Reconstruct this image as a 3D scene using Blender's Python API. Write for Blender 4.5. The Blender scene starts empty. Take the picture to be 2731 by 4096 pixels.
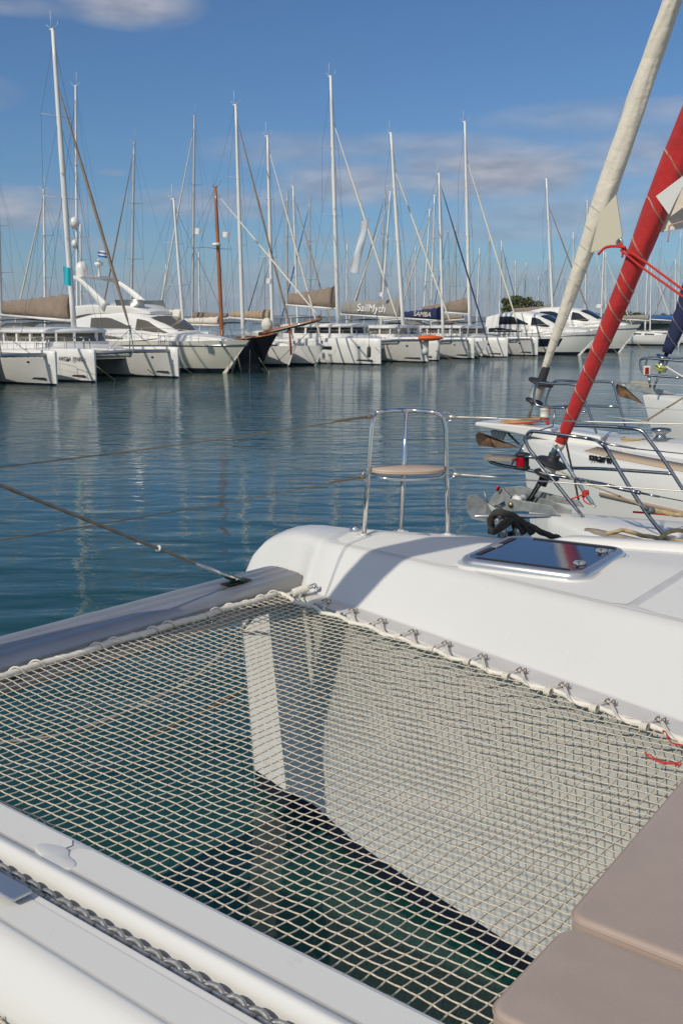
import bpy, math, random
from mathutils import Vector, Matrix, noise as mnoise
random.seed(7)
SC = bpy.context.scene
COL = SC.collection
R = math.radians

# ------------------------------------------------------------------ camera
FPX, CX, CY = 4152.0, 1365.5, 2048.0
CAMZ, PITCH = 3.2, R(10.41)
cd = bpy.data.cameras.new("camera"); cam = bpy.data.objects.new("camera", cd); COL.objects.link(cam)
cd.sensor_fit = 'VERTICAL'; cd.sensor_height = 36.0; cd.lens = 36.0*FPX/4096.0
cd.clip_start = 0.1; cd.clip_end = 30000
cam.location = (0, 0, CAMZ); cam.rotation_euler = (R(90)-PITCH, 0, 0)
SC.camera = cam
SC.render.resolution_x = 682; SC.render.resolution_y = 1024
SC.view_settings.view_transform = 'Standard'; SC.view_settings.look = 'None'
SC.view_settings.exposure = -0.30; SC.view_settings.gamma = 1.0
SC.render.engine = 'CYCLES'
SC.cycles.max_bounces = 8; SC.cycles.glossy_bounces = 4; SC.cycles.diffuse_bounces = 3
SC.cycles.caustics_reflective = False; SC.cycles.caustics_refractive = False

SP, CP = math.sin(PITCH), math.cos(PITCH)
def ray(x, y):
    xc = (x-CX)/FPX; yc = (CY-y)/FPX
    return Vector((xc, CP+yc*SP, -SP+yc*CP))
# ------------------------------------------------------------------ sun + sky
SUN_EL = R(36.0); SUN_AZ = math.atan2(-.7035, -.710)
tosun = Vector((math.sin(SUN_AZ)*math.cos(SUN_EL), math.cos(SUN_AZ)*math.cos(SUN_EL), math.sin(SUN_EL)))
sd = bpy.data.lights.new("sun", 'SUN'); sun = bpy.data.objects.new("sun", sd); COL.objects.link(sun)
sd.energy = 3.45; sd.angle = R(0.53); sd.color = (1.0, 0.93, 0.80)
sun.rotation_euler = tosun.to_track_quat('Z', 'Y').to_euler()
sun.location = (-20, -20, 30)
W = bpy.data.worlds.new("World"); SC.world = W; W.use_nodes = True
wn = W.node_tree; wn.nodes.clear()
def wnode(t, **k):
    n = wn.nodes.new(t)
    for a, b in k.items(): setattr(n, a, b)
    return n
sky = wnode('ShaderNodeTexSky', sky_type='NISHITA'); sky.sun_disc = False
sky.sun_elevation = SUN_EL; sky.sun_rotation = SUN_AZ % (2*math.pi)
sky.altitude = 0; sky.air_density = 1.0; sky.dust_density = 0.2; sky.ozone_density = 1.6
bg = wnode('ShaderNodeBackground'); bg.inputs[1].default_value = 0.088
out = wnode('ShaderNodeOutputWorld')
tc = wnode('ShaderNodeTexCoord'); sep = wnode('ShaderNodeSeparateXYZ')
wn.links.new(tc.outputs['Generated'], sep.inputs[0])
def wm(op, a, b=None, c=None, clamp=False):
    n = wnode('ShaderNodeMath', operation=op); n.use_clamp = clamp
    for i, v in enumerate((a, b, c)):
        if v is None: continue
        if isinstance(v, (int, float)): n.inputs[i].default_value = v
        else: wn.links.new(v, n.inputs[i])
    return n.outputs[0]
az = wm('ARCTAN2', sep.outputs[0], sep.outputs[1])
el = wm('ARCSINE', sep.outputs[2])
# soft billow noise in (azimuth, elevation)
cmb = wnode('ShaderNodeCombineXYZ'); wn.links.new(az, cmb.inputs[0])
wn.links.new(wm('MULTIPLY', el, 3.2), cmb.inputs[1])
nz = wnode('ShaderNodeTexNoise'); nz.inputs['Scale'].default_value = 9; nz.inputs['Detail'].default_value = 7
nz.inputs['Roughness'].default_value = .55; nz.inputs['Distortion'].default_value = .3
wn.links.new(cmb.outputs[0], nz.inputs['Vector'])
nf = wm('SUBTRACT', nz.outputs[0], 0.5)
# cloud banks: azimuth, elevation, half width, half height, strength (in photo pixels -> angles)
CL = [(1365, 1215, 5000, 75, .62), (1990, 690, 330, 75, 1.0), (2060, 650, 130, 40, .55), (1400, 735, 210, 60, .8), (1180, 600, 260, 45, .45), (1750, 590, 330, 40, .55),
      (90, 835, 190, 55, .8), (900, 815, 270, 42, .6), (2640, 660, 330, 90, .75), (2420, 470, 330, 45, .4), (2400, 860, 420, 60, .6),
      (520, 10, 180, 60, .9), (380, 975, 120, 22, .5), (1400, 1080, 500, 35, .5), (2100, 1120, 800, 40, .6), (2730, 430, 200, 30, .5),
      (450, 690, 40, 9, .4), (600, 1120, 700, 35, .4), (1380, 965, 260, 22, .35), (2000, 940, 330, 24, .45), (40, 20, 200, 25, .4),
      (4200, 700, 900, 110, .9), (-1600, 800, 800, 120, .9), (-900, 300, 500, 80, .6), (5600, 500, 900, 150, .7)]
acc = None
for (x, y, w, h, s) in CL:
    d = ray(x, y).normalized(); a0 = math.atan2(d.x, d.y); e0 = math.asin(d.z)
    dx = wm('MULTIPLY', wm('SUBTRACT', az, a0), FPX/w); dy = wm('MULTIPLY', wm('SUBTRACT', el, e0), FPX/h)
    q = wm('ADD', wm('MULTIPLY', dx, dx), wm('MULTIPLY', dy, dy))
    f = wm('MULTIPLY', wm('SUBTRACT', 1.0, wm('MULTIPLY', q, .36), clamp=True), s)
    acc = f if acc is None else wm('MAXIMUM', acc, f)
dens = wm('MULTIPLY', acc, wm('ADD', wm('MULTIPLY', nf, 4.5), 1.15, clamp=True), clamp=True)
dens = wm('MULTIPLY', dens, .95, clamp=True)
# fill light: unseen bright cloud added behind the camera and overhead to lift shadows
fill_veil = wm('MULTIPLY', wm('ADD', wm('MULTIPLY', sep.outputs[1], -1.0), wm('MULTIPLY', sep.outputs[2], .9)), 1.3)
fill_veil = wm('MULTIPLY', wm('SUBTRACT', fill_veil, .50, clamp=True), wm('ADD', wm('MULTIPLY', nf, 3.0), .8, clamp=True), clamp=True)
# billow brightness
nz2 = wnode('ShaderNodeTexNoise'); nz2.inputs['Scale'].default_value = 22; nz2.inputs['Detail'].default_value = 5
wn.links.new(cmb.outputs[0], nz2.inputs['Vector'])
cr = wnode('ShaderNodeMix', data_type='RGBA'); wn.links.new(wm('MULTIPLY', wm('SUBTRACT', nz2.outputs[0], .38), 3.2, clamp=True), cr.inputs[0])
cr.inputs[6].default_value = (4.1, 4.5, 5.6, 1); cr.inputs[7].default_value = (7.0, 7.0, 7.7, 1)
mx = wnode('ShaderNodeMix', data_type='RGBA')
tint = wnode('ShaderNodeMix', data_type='RGBA', blend_type='MULTIPLY'); tint.inputs[0].default_value = 1
wn.links.new(sky.outputs[0], tint.inputs[6]); tint.inputs[7].default_value = (.52, .83, 1.17, 1)
wn.links.new(dens, mx.inputs[0]); wn.links.new(tint.outputs[2], mx.inputs[6]); wn.links.new(cr.outputs[2], mx.inputs[7])
mv = wnode('ShaderNodeMix', data_type='RGBA'); wn.links.new(wm('MULTIPLY', fill_veil, .62), mv.inputs[0])
wn.links.new(mx.outputs[2], mv.inputs[6]); mv.inputs[7].default_value = (11.5, 11.0, 10.6, 1)
wn.links.new(mv.outputs[2], bg.inputs[0]); wn.links.new(bg.outputs[0], out.inputs[0])

# ------------------------------------------------------------------ where a photo pixel meets a plane (used to survey the real positions)
O = Vector((0, 0, CAMZ))
FW = Vector((-.777, .629, 0)).normalized()     # the way our boat points
SB = Vector((.629, .777, 0)).normalized()      # its starboard side
def at_z(x, y, z): d = ray(x, y); return O + d*((z-CAMZ)/d.z)
def at_y(x, y, Y): d = ray(x, y); return O + d*(Y/d.y)
def at_a(x, y, a): d = ray(x, y); return O + d*(a/d.dot(FW))
def at_s(x, y, s): d = ray(x, y); return O + d*(s/d.dot(SB))
def fs(a, s, z=0.0): return FW*a + SB*s + Vector((0, 0, z))
def toas(p): return p.dot(FW), p.dot(SB)

# ------------------------------------------------------------------ materials
MATS = {}
def mat(name, col, rough=.5, metal=0.0, coat=0.0, bump=None, var=0.0, vscale=3.0, spec=.5, sheen=0, dirt=None):
    if name in MATS: return MATS[name]
    m = bpy.data.materials.new(name); m.use_nodes = True; MATS[name] = m
    nt = m.node_tree; b = nt.nodes['Principled BSDF']
    b.inputs['Base Color'].default_value = (*col, 1); b.inputs['Roughness'].default_value = rough
    b.inputs['Metallic'].default_value = metal; b.inputs['Coat Weight'].default_value = coat
    b.inputs['Coat Roughness'].default_value = .08
    b.inputs['Specular IOR Level'].default_value = spec
    if sheen: b.inputs['Sheen Weight'].default_value = sheen
    tcn = nt.nodes.new('ShaderNodeTexCoord')
    if var:
        n = nt.nodes.new('ShaderNodeTexNoise'); n.inputs['Scale'].default_value = vscale; n.inputs['Detail'].default_value = 6
        nt.links.new(tcn.outputs['Object'], n.inputs['Vector'])
        mp = nt.nodes.new('ShaderNodeMapRange'); mp.inputs[1].default_value = .3; mp.inputs[2].default_value = .7
        mp.inputs[3].default_value = 1-var; mp.inputs[4].default_value = 1+var*.6
        nt.links.new(n.outputs[0], mp.inputs[0])
        hs = nt.nodes.new('ShaderNodeMix'); hs.data_type = 'RGBA'; hs.blend_type = 'MULTIPLY'; hs.inputs[0].default_value = 1
        hs.inputs[6].default_value = (*col, 1); nt.links.new(mp.outputs[0], hs.inputs[7])
        last = hs.outputs[2]
        if dirt:
            n2 = nt.nodes.new('ShaderNodeTexNoise'); n2.inputs['Scale'].default_value = dirt[1]; n2.inputs['Detail'].default_value = 8
            n2.inputs['Roughness'].default_value = .7
            nt.links.new(tcn.outputs['Object'], n2.inputs['Vector'])
            m2 = nt.nodes.new('ShaderNodeMapRange'); m2.inputs[1].default_value = dirt[2]; m2.inputs[2].default_value = dirt[3]
            m2.inputs[4].default_value = dirt[4]
            nt.links.new(n2.outputs[0], m2.inputs[0])
            dm = nt.nodes.new('ShaderNodeMix'); dm.data_type = 'RGBA'; nt.links.new(m2.outputs[0], dm.inputs[0])
            nt.links.new(last, dm.inputs[6]); dm.inputs[7].default_value = (*dirt[0], 1); last = dm.outputs[2]
        nt.links.new(last, b.inputs['Base Color'])
        mr = nt.nodes.new('ShaderNodeMapRange'); mr.inputs[3].default_value = rough*.85; mr.inputs[4].default_value = min(1, rough*1.2)
        nt.links.new(n.outputs[0], mr.inputs[0]); nt.links.new(mr.outputs[0], b.inputs['Roughness'])
    if bump:
        kind, sc, dist = bump
        if kind == 'noise':
            t = nt.nodes.new('ShaderNodeTexNoise'); t.inputs['Scale'].default_value = sc; t.inputs['Detail'].default_value = 4
        elif kind == 'weave':
            t = nt.nodes.new('ShaderNodeTexVoronoi'); t.inputs['Scale'].default_value = sc
        else:
            t = nt.nodes.new('ShaderNodeTexWave'); t.inputs['Scale'].default_value = sc; t.bands_direction = 'DIAGONAL' if kind == 'diag' else 'X'
        nt.links.new(tcn.outputs['Object'], t.inputs['Vector'])
        bp = nt.nodes.new('ShaderNodeBump'); bp.inputs['Distance'].default_value = dist; bp.inputs['Strength'].default_value = 1
        nt.links.new(t.outputs[0], bp.inputs['Height']); nt.links.new(bp.outputs[0], b.inputs['Normal'])
    return m
GEL = mat('gelcoat', (.745, .73, .685), .28, coat=.3, var=.03, vscale=1.3)
GELF = mat('gelcoat_far', (.80, .785, .74), .35, var=.05, vscale=.5, dirt=((.45, .40, .30), 1.6, .60, .80, .35))
CREAM = mat('gelcoat_cream', (.74, .71, .60), .3, coat=.3, var=.04, vscale=.6)
BLACKW = mat('dark_glass', (.015, .017, .02), .08, spec=.6)
TINT = mat('bronze_glass', (.13, .115, .085), .12, spec=.6)
CHROME = mat('stainless', (.74, .73, .70), .10, metal=1)
DCHROME = mat('dull_stainless', (.34, .35, .37), .24, metal=1, var=.1, vscale=30)
ALU = mat('anodised_aluminium', (.42, .43, .45), .42, metal=.5, var=.05, vscale=6)
MASTW = mat('mast_white', (.82, .81, .77), .35)
MASTG = mat('mast_grey', (.52, .53, .53), .4, metal=.2)
WIRE = mat('rigging_wire', (.10, .11, .13), .5, metal=.3)
LWIRE = mat('bright_wire', (.55, .52, .46), .4, metal=.6)
TAUPE = mat('taupe_canvas', (.27, .205, .155), .9, bump=('noise', 3, .08), var=.12, vscale=2)
GREYC = mat('grey_canvas', (.30, .285, .25), .9, bump=('noise', 3, .08), var=.1, vscale=2)
NAVY = mat('navy_canvas', (.018, .03, .10), .85, bump=('noise', 4, .03), var=.15, vscale=2)
WHITEC = mat('white_sailcloth', (.72, .68, .58), .8, bump=('noise', 4, .05), var=.07, vscale=2)
BLACKC = mat('black_canvas', (.03, .03, .033), .9)
BLUEC = mat('blue_canvas', (.02, .10, .30), .8)
TAN = mat('tan_sail', (.40, .30, .19), .85, var=.1)
ORANGE = mat('varnished_wood', (.42, .13, .03), .3, coat=.5, var=.15, vscale=2)
TEAK = mat('teak', (.50, .40, .30), .6, var=.15, vscale=9)
BOOT = mat('antifouling', (.012, .015, .03), .4)
STRIPE = mat('dark_stripe', (.06, .05, .055), .35)
RUBBER = mat('black_rubber', (.02, .02, .022), .6)

# ------------------------------------------------------------------ mesh builder
class MB:
    def __init__(s): s.v = []; s.f = []; s.mi = []; s.sm = []
    def add(s, vs, fs_, mi=0, smooth=True):
        b = len(s.v); s.v += [Vector(v) for v in vs]
        for f in fs_: s.f.append([b+i for i in f]); s.mi.append(mi); s.sm.append(smooth)
        return s
    def grid(s, rows, mi=0, smooth=True, close_u=False, close_v=False, cap=False, mfun=None):
        n = len(rows); m = len(rows[0]); b = len(s.v)
        for r in rows: s.v += [Vector(p) for p in r]
        for i in range(n-1 if not close_v else n):
            for j in range(m-1 if not close_u else m):
                i2 = (i+1) % n; j2 = (j+1) % m
                s.f.append([b+i*m+j, b+i*m+j2, b+i2*m+j2, b+i2*m+j])
                s.mi.append(mfun(i, j) if mfun else mi); s.sm.append(smooth)
        if cap:
            s.f.append([b+j for j in range(m)][::-1]); s.mi.append(mi); s.sm.append(False)
            s.f.append([b+(n-1)*m+j for j in range(m)]); s.mi.append(mi); s.sm.append(False)
        return s
    def tube(s, pts, r, n=6, mi=0, cap=True, closed=False, flat=1.0, up=None):
        pts = [Vector(p) for p in pts]
        P = [pts[0]]
        for p in pts[1:]:
            if (p-P[-1]).length > 1e-6: P.append(p)
        pts = P; k = len(pts)
        rs = r if isinstance(r, (list, tuple)) else [r]*k
        if len(rs) != k: rs = [rs[min(i, len(rs)-1)] for i in range(k)]
        rows = []; prev = None
        for i in range(k):
            if closed: t = pts[(i+1) % k]-pts[i-1]
            elif i == 0: t = pts[1]-pts[0]
            elif i == k-1: t = pts[-1]-pts[-2]
            else: t = (pts[i+1]-pts[i]).normalized()+(pts[i]-pts[i-1]).normalized()
            if t.length < 1e-9: t = Vector((0, 0, 1))
            t.normalize()
            if prev is None:
                a = up if up is not None else (Vector((0, 0, 1)) if abs(t.z) < .9 else Vector((1, 0, 0)))
                u = (a - t*a.dot(t)).normalized()
            else:
                u = prev - t*prev.dot(t)
                u = u.normalized() if u.length > 1e-6 else t.orthogonal().normalized()
            w = t.cross(u); prev = u
            rows.append([pts[i]+(u*math.cos(2*math.pi*j/n)*flat+w*math.sin(2*math.pi*j/n))*rs[i] for j in range(n)])
        return s.grid(rows, mi, True, close_u=True, close_v=closed, cap=cap and not closed)
    def box(s, c, size, rot=None, mi=0, ch=0.0, ax=None):
        c = Vector(c); hx, hy, hz = [q/2 for q in size]
        if ax is None:
            M = rot.to_matrix() if rot is not None else Matrix.Identity(3)
            X, Y, Z = M.col[0], M.col[1], M.col[2]
        else: X, Y, Z = ax
        if not ch:
            vs = [c+X*(hx*i)+Y*(hy*j)+Z*(hz*k) for k in (-1, 1) for j in (-1, 1) for i in (-1, 1)]
            return s.add(vs, [(0, 2, 3, 1), (4, 5, 7, 6), (0, 1, 5, 4), (2, 6, 7, 3), (0, 4, 6, 2), (1, 3, 7, 5)], mi, False)
        rows = []
        for (z, q) in ((-hz, ch), (-hz+ch, 0), (hz-ch, 0), (hz, ch)):
            hx2, hy2 = hx-q, hy-q; k = ch
            rows.append([c+X*x+Y*y+Z*z for (x, y) in ((hx2, hy2-k), (hx2-k, hy2), (-hx2+k, hy2), (-hx2, hy2-k), (-hx2, -hy2+k), (-hx2+k, -hy2), (hx2-k, -hy2), (hx2, -hy2+k))])
        return s.grid(rows, mi, False, close_u=True, cap=True)
    def ball(s, c, r, n=12, m=8, mi=0, sc=(1, 1, 1)):
        rows = []
        for i in range(m+1):
            th = math.pi*i/m; rr = max(math.sin(th), .001)
            rows.append([Vector(c)+Vector((r*sc[0]*rr*math.cos(2*math.pi*j/n), r*sc[1]*rr*math.sin(2*math.pi*j/n), -r*sc[2]*math.cos(th))) for j in range(n)])
        return s.grid(rows, mi, True, close_u=True)
    def lathe(s, c, prof, n=16, mi=0, axis=None):
        c = Vector(c); A = (axis or Vector((0, 0, 1))).normalized(); u = A.orthogonal().normalized(); w = A.cross(u)
        rows = [[c+A*z+(u*math.cos(2*math.pi*j/n)+w*math.sin(2*math.pi*j/n))*max(r, 1e-4) for j in range(n)] for (r, z) in prof]
        return s.grid(rows, mi, True, close_u=True)
    def prism(s, poly, h, mi=0, smooth=False):
        """poly: list of 3D points (planar); h: extrusion vector"""
        n = len(poly); P = [Vector(p) for p in poly]; h = Vector(h)
        s.add(P+[p+h for p in P], [list(range(n))[::-1], list(range(n, 2*n))]+[(i, (i+1) % n, n+(i+1) % n, n+i) for i in range(n)], mi, smooth)
        return s
    def build(s, name, mats, parent=None, world=True, bevel=0, subsurf=0):
        off = Vector((0, 0, 0))
        if world and parent is not None:
            q = parent
            while q is not None: off = off+q.location; q = q.parent
        me = bpy.data.meshes.new(name)
        me.from_pydata([tuple(v-off) for v in s.v], [], s.f)
        if not isinstance(mats, (list, tuple)): mats = [mats]
        for m in mats: me.materials.append(m)
        for p, mi, sm in zip(me.polygons, s.mi, s.sm): p.material_index = mi; p.use_smooth = sm
        me.validate(); me.update()
        import bmesh
        bm = bmesh.new(); bm.from_mesh(me); bmesh.ops.recalc_face_normals(bm, faces=bm.faces); bm.to_mesh(me); bm.free()
        o = bpy.data.objects.new(name, me); COL.objects.link(o); o.parent = parent
        if bevel:
            b = o.modifiers.new('bevel', 'BEVEL'); b.width = bevel; b.segments = 3; b.limit_method = 'ANGLE'; b.angle_limit = R(40)
        if subsurf:
            b = o.modifiers.new('sub', 'SUBSURF'); b.levels = subsurf; b.render_levels = subsurf
        return o

def tag(o, label, cat, group=None, kind=None):
    if label: o['label'] = label
    if cat: o['category'] = cat
    if group: o['group'] = group
    if kind: o['kind'] = kind
    return o
def thing(name, label, cat, loc=(0, 0, 0), rz=0.0, group=None):
    o = bpy.data.objects.new(name, None); COL.objects.link(o); o.location = loc; o.rotation_euler = (0, 0, rz)
    o.empty_display_size = .2
    return tag(o, label, cat, group)
def bez(pts, n=8):
    """Catmull-Rom through pts"""
    P = [Vector(p) for p in pts]; P = [P[0]*2-P[1]]+P+[P[-1]*2-P[-2]]; o = []
    for i in range(1, len(P)-2):
        for k in range(n):
            t = k/n
            o.append(.5*((2*P[i])+(P[i+1]-P[i-1])*t+(2*P[i-1]-5*P[i]+4*P[i+1]-P[i+2])*t*t+(3*P[i]-P[i-1]-3*P[i+1]+P[i+2])*t**3))
    o.append(P[-2]); return o
def sag(a, b, d, n=16):
    a = Vector(a); b = Vector(b)
    return [a.lerp(b, i/n)-Vector((0, 0, 4*d*(i/n)*(1-i/n))) for i in range(n+1)]
def text_mesh(name, body, M, size, mt, parent, depth=.004, shear=0.0, world=True, xs=1.0):
    cu = bpy.data.curves.new(name, 'FONT'); cu.body = body; cu.size = size; cu.extrude = depth; cu.align_x = 'CENTER'; cu.align_y = 'CENTER'
    cu.shear = shear; cu.offset = 0
    tmp = bpy.data.objects.new('tmp', cu); COL.objects.link(tmp)
    dg = bpy.context.evaluated_depsgraph_get()
    me = bpy.data.meshes.new_from_object(tmp.evaluated_get(dg)); bpy.data.objects.remove(tmp)
    me.transform(Matrix.Diagonal((xs, 1, 1, 1))); me.transform(M)
    if world and parent is not None:
        off = Vector((0, 0, 0)); q = parent
        while q is not None: off = off+q.location; q = q.parent
        me.transform(Matrix.Translation(-off))
    me.name = name; me.materials.clear(); me.materials.append(mt)
    o = bpy.data.objects.new(name, me); COL.objects.link(o); o.parent = parent
    return o
def frame(origin, X, Y, Z=None):
    X = X.normalized(); Z = X.cross(Y).normalized(); Y = Z.cross(X)
    M = Matrix((X, Y, Z)).transposed().to_4x4(); M.translation = origin; return M
# ================================================================== water
def water_material():
    m = bpy.data.materials.new('sea_water'); m.use_nodes = True; nt = m.node_tree; b = nt.nodes['Principled BSDF']
    b.inputs['Base Color'].default_value = (.010, .060, .052, 1); b.inputs['Roughness'].default_value = .03
    b.inputs['IOR'].default_value = 1.333
    t = nt.nodes.new('ShaderNodeTexCoord')
    def nz(sx, sy, rot, det, rough, dist=0.0):
        mp = nt.nodes.new('ShaderNodeMapping'); mp.inputs['Scale'].default_value = (sx, sy, 1); mp.inputs['Rotation'].default_value = (0, 0, rot)
        nt.links.new(t.outputs['Object'], mp.inputs[0])
        n = nt.nodes.new('ShaderNodeTexNoise'); n.inputs['Scale'].default_value = 1; n.inputs['Detail'].default_value = det
        n.inputs['Roughness'].default_value = rough; n.inputs['Distortion'].default_value = dist
        nt.links.new(mp.outputs[0], n.inputs['Vector']); return n.outputs[0]
    def M(op, a, b_):
        n = nt.nodes.new('ShaderNodeMath'); n.operation = op
        for i, v in enumerate((a, b_)):
            if isinstance(v, (int, float)): n.inputs[i].default_value = v
            else: nt.links.new(v, n.inputs[i])
        return n.outputs[0]
    big = nz(.5, 1.5, R(10), 1, .4, .5)
    mid = nz(1.3, 2.4, R(-8), 2, .45, .6)
    fine = nz(4.5, 9, R(5), 3, .6, .5)
    patch = nz(.05, .09, R(25), 3, .5)       # wind patches
    mr = nt.nodes.new('ShaderNodeMapRange'); mr.inputs[1].default_value = .38; mr.inputs[2].default_value = .62
    mr.inputs[3].default_value = .55; mr.inputs[4].default_value = 1.25; nt.links.new(patch, mr.inputs[0])
    # ripples grow with distance from the sheltered water between the boats
    sp = nt.nodes.new('ShaderNodeSeparateXYZ'); nt.links.new(t.outputs['Object'], sp.inputs[0])
    gr = nt.nodes.new('ShaderNodeMapRange'); nt.links.new(sp.outputs[1], gr.inputs[0])
    gr.inputs[1].default_value = 16; gr.inputs[2].default_value = 38; gr.inputs[3].default_value = .48; gr.inputs[4].default_value = 3.4
    h = M('ADD', M('MULTIPLY', big, .045), M('ADD', M('MULTIPLY', M('MULTIPLY', mid, gr.outputs[0]), .022), M('MULTIPLY', M('MULTIPLY', fine, gr.outputs[0]), .0055)))
    h = M('MULTIPLY', h, mr.outputs[0])
    bp = nt.nodes.new('ShaderNodeBump'); bp.inputs['Distance'].default_value = 1.0; bp.inputs['Strength'].default_value = 1.0
    nt.links.new(h, bp.inputs['Height']); nt.links.new(bp.outputs[0], b.inputs['Normal'])
    return m
WATER = water_material()
mb = MB(); mb.add([(-6000, -800, 0), (6000, -800, 0), (9000, 12000, 0), (-9000, 12000, 0)], [(0, 1, 2, 3)], 0, False)
o = mb.build('sea', WATER); tag(o, 'dark blue green harbour water with small ripples', None, kind='structure')

# distant hills on the far shore
HILL = mat('far_hillside', (.10, .13, .12), .9, var=.2, vscale=.004)
mb = MB(); rows = []
for k, (Y, hh) in enumerate(((7000, 0), (7600, .7), (8300, 1.0), (9300, 0))):
    rows.append([Vector((-4200+i*140, Y, hh*(35+110*abs(mnoise.noise(Vector((i*.13, k*.2, 3))))+25*mnoise.noise(Vector((i*.5, k, 7)))))) for i in range(62)])
mb.grid(rows, 0, True); o = mb.build('hills', HILL); tag(o, 'low bluish hills on the far shore', None, kind='structure')

# the air over the harbour
HZ = bpy.data.materials.new('sea_haze'); HZ.use_nodes = True; nt = HZ.node_tree; nt.nodes.clear()
ho = nt.nodes.new('ShaderNodeOutputMaterial'); hv = nt.nodes.new('ShaderNodeVolumePrincipled'); hv.inputs['Color'].default_value = (.80, .88, 1, 1)
hv.inputs['Density'].default_value = .00008; hv.inputs['Anisotropy'].default_value = .0; nt.links.new(hv.outputs[0], ho.inputs['Volume'])
mb = MB(); mb.box((0, 5600, 149), (18600, 13000, 301.0)); o = mb.build('haze', HZ); tag(o, 'thin pale air over the harbour', None, kind='stuff')
# quay behind the moored boats (runs along SB)
QU = mat('quay_concrete', (.33, .31, .28), .85, var=.15, vscale=.7)
def quay(name, a0, a1, s0, s1, z, label):
    mb = MB(); n = 24
    for i in range(n):
        sa = s0+(s1-s0)*i/n; sb = s0+(s1-s0)*(i+1)/n
        mb.box(fs((a0+a1)/2, (sa+sb)/2, z/2-.3), (sb-sa-.03, a1-a0, z+.6), mi=0, ch=.04, ax=(SB, FW, Vector((0, 0, 1))))
    o = mb.build(name, QU); tag(o, label, None, kind='structure'); return o
quay('quay', 61.5, 64.5, 10, 150, .9, 'concrete pier behind the front row of moored boats')
quay('quay', 118, 121, 20, 300, .9, 'farther concrete pier behind the second row of boats')
# ================================================================== our own catamaran (the boat the photo is taken from)
own = thing('catamaran', 'white catamaran foredeck in the foreground with net, central walkway and bow seat', 'catamaran', fs(2.5, 1.6, 0))
def sf(a): return 3.93+.246*(a-1.416)
def foot(a): return sf(a)+.13
def lerp(a, b, t): return a+(b-a)*t
def pl(x, pts):
    if x <= pts[0][0]: return pts[0][1]
    for (x0, y0), (x1, y1) in zip(pts, pts[1:]):
        if x <= x1: return lerp(y0, y1, (x-x0)/(x1-x0))
    return pts[-1][1]
def sc(a): return pl(a, [(0, 4.28), (1.66, 4.52), (2.89, 4.72), (4.06, 4.86), (4.35, 4.92), (4.6, 4.97), (4.8, 4.94), (4.9, 4.93)])
def so(a): return pl(a, [(0, 6.55), (1.2, 6.32), (2.26, 6.09), (2.94, 5.83), (3.6, 5.60), (4.0, 5.42), (4.31, 5.28), (4.6, 5.14), (4.75, 5.04), (4.84, 4.97), (4.9, 4.95)])
def ztop(a): return pl(a, [(0, 1.86), (4.30, 1.86), (4.45, 1.845), (4.6, 1.80), (4.7, 1.74), (4.78, 1.65), (4.84, 1.53), (4.88, 1.38)])
def wall(a): return pl(a, [(0, sf(0)+.07), (3.5, sf(3.5)+.07), (4.08, 4.76), (4.5, 4.82), (4.84, 4.90), (4.9, 4.92)])
def fillet(P, rad, n=5):
    o = []; k = len(P)
    for i, p in enumerate(P):
        r = rad[i]
        if r <= 0: o.append(p); continue
        a, c = P[i-1], P[i+1]
        va = (a-p); vc = (c-p); ra = min(r, va.length*.48); rc = min(r, vc.length*.48)
        A = p+va.normalized()*ra if va.length > 1e-6 else p; C = p+vc.normalized()*rc if vc.length > 1e-6 else p
        for j in range(n+1):
            t = j/n; o.append(A*(1-t)**2+p*2*t*(1-t)+C*t*t)
    return o
def section(a):
    zt = ztop(a); w = wall(a); fl = pl(a, [(0, 1), (4.16, 1), (4.20, 0)])
    f0 = lerp(w, sf(a), fl); f1 = lerp(w+.004, foot(a), fl)
    S, T, cr_ = sc(a), so(a), max(0, min(1, (4.9-a)/.5))
    zb = min(1.40, zt-.16)
    K = [Vector((w, -.25)), Vector((w, .12)), Vector((w, zb)), Vector((f0, zb+.10*fl+.02)), Vector((f0, lerp(zb+.06, 1.555, fl))), Vector((f1, lerp(zb+.07, 1.562, fl))),
         Vector((S, zt-.012)), Vector(((S+T)/2, zt+.03*cr_)), Vector((T, zt-.02)), Vector((T+.03*cr_, zt-.5)), Vector((lerp(T-.05, w+.03, .15), -.25))]
    rad = [0, 0, 0, .01, .010, .012, .055, 0, .07, 0, 0]
    return [(p.x, p.y) for p in fillet(K, rad, 5)]
stations = [0.2, .7, 1.2, 1.7, 2.2, 2.7, 3.2, 3.6, 3.95, 4.08, 4.095, 4.11, 4.16, 4.20, 4.28, 4.38, 4.48, 4.56, 4.63, 4.69, 4.74, 4.78, 4.815, 4.84, 4.86, 4.875]
NS = mat('nonskid', (.84, .82, .75), .62)
nt = NS.node_tree; b = nt.nodes['Principled BSDF']; t = nt.nodes.new('ShaderNodeTexCoord'); mp = nt.nodes.new('ShaderNodeMapping')
mp.inputs['Rotation'].default_value = (0, 0, R(39)); nt.links.new(t.outputs['Object'], mp.inputs[0])
wv = nt.nodes.new('ShaderNodeTexWave'); wv.inputs['Scale'].default_value = 42; nt.links.new(mp.outputs[0], wv.inputs['Vector']); wv.bands_direction = 'X'
wv2 = nt.nodes.new('ShaderNodeTexWave'); wv2.inputs['Scale'].default_value = 42; nt.links.new(mp.outputs[0], wv2.inputs['Vector']); wv2.bands_direction = 'Y'
ml = nt.nodes.new('ShaderNodeMath'); ml.operation = 'MULTIPLY'; nt.links.new(wv.outputs[1], ml.inputs[0]); nt.links.new(wv2.outputs[1], ml.inputs[1])
bp = nt.nodes.new('ShaderNodeBump'); bp.inputs['Distance'].default_value = .00014; nt.links.new(ml.outputs[0], bp.inputs['Height']); nt.links.new(bp.outputs[0], b.inputs['Normal'])
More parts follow.
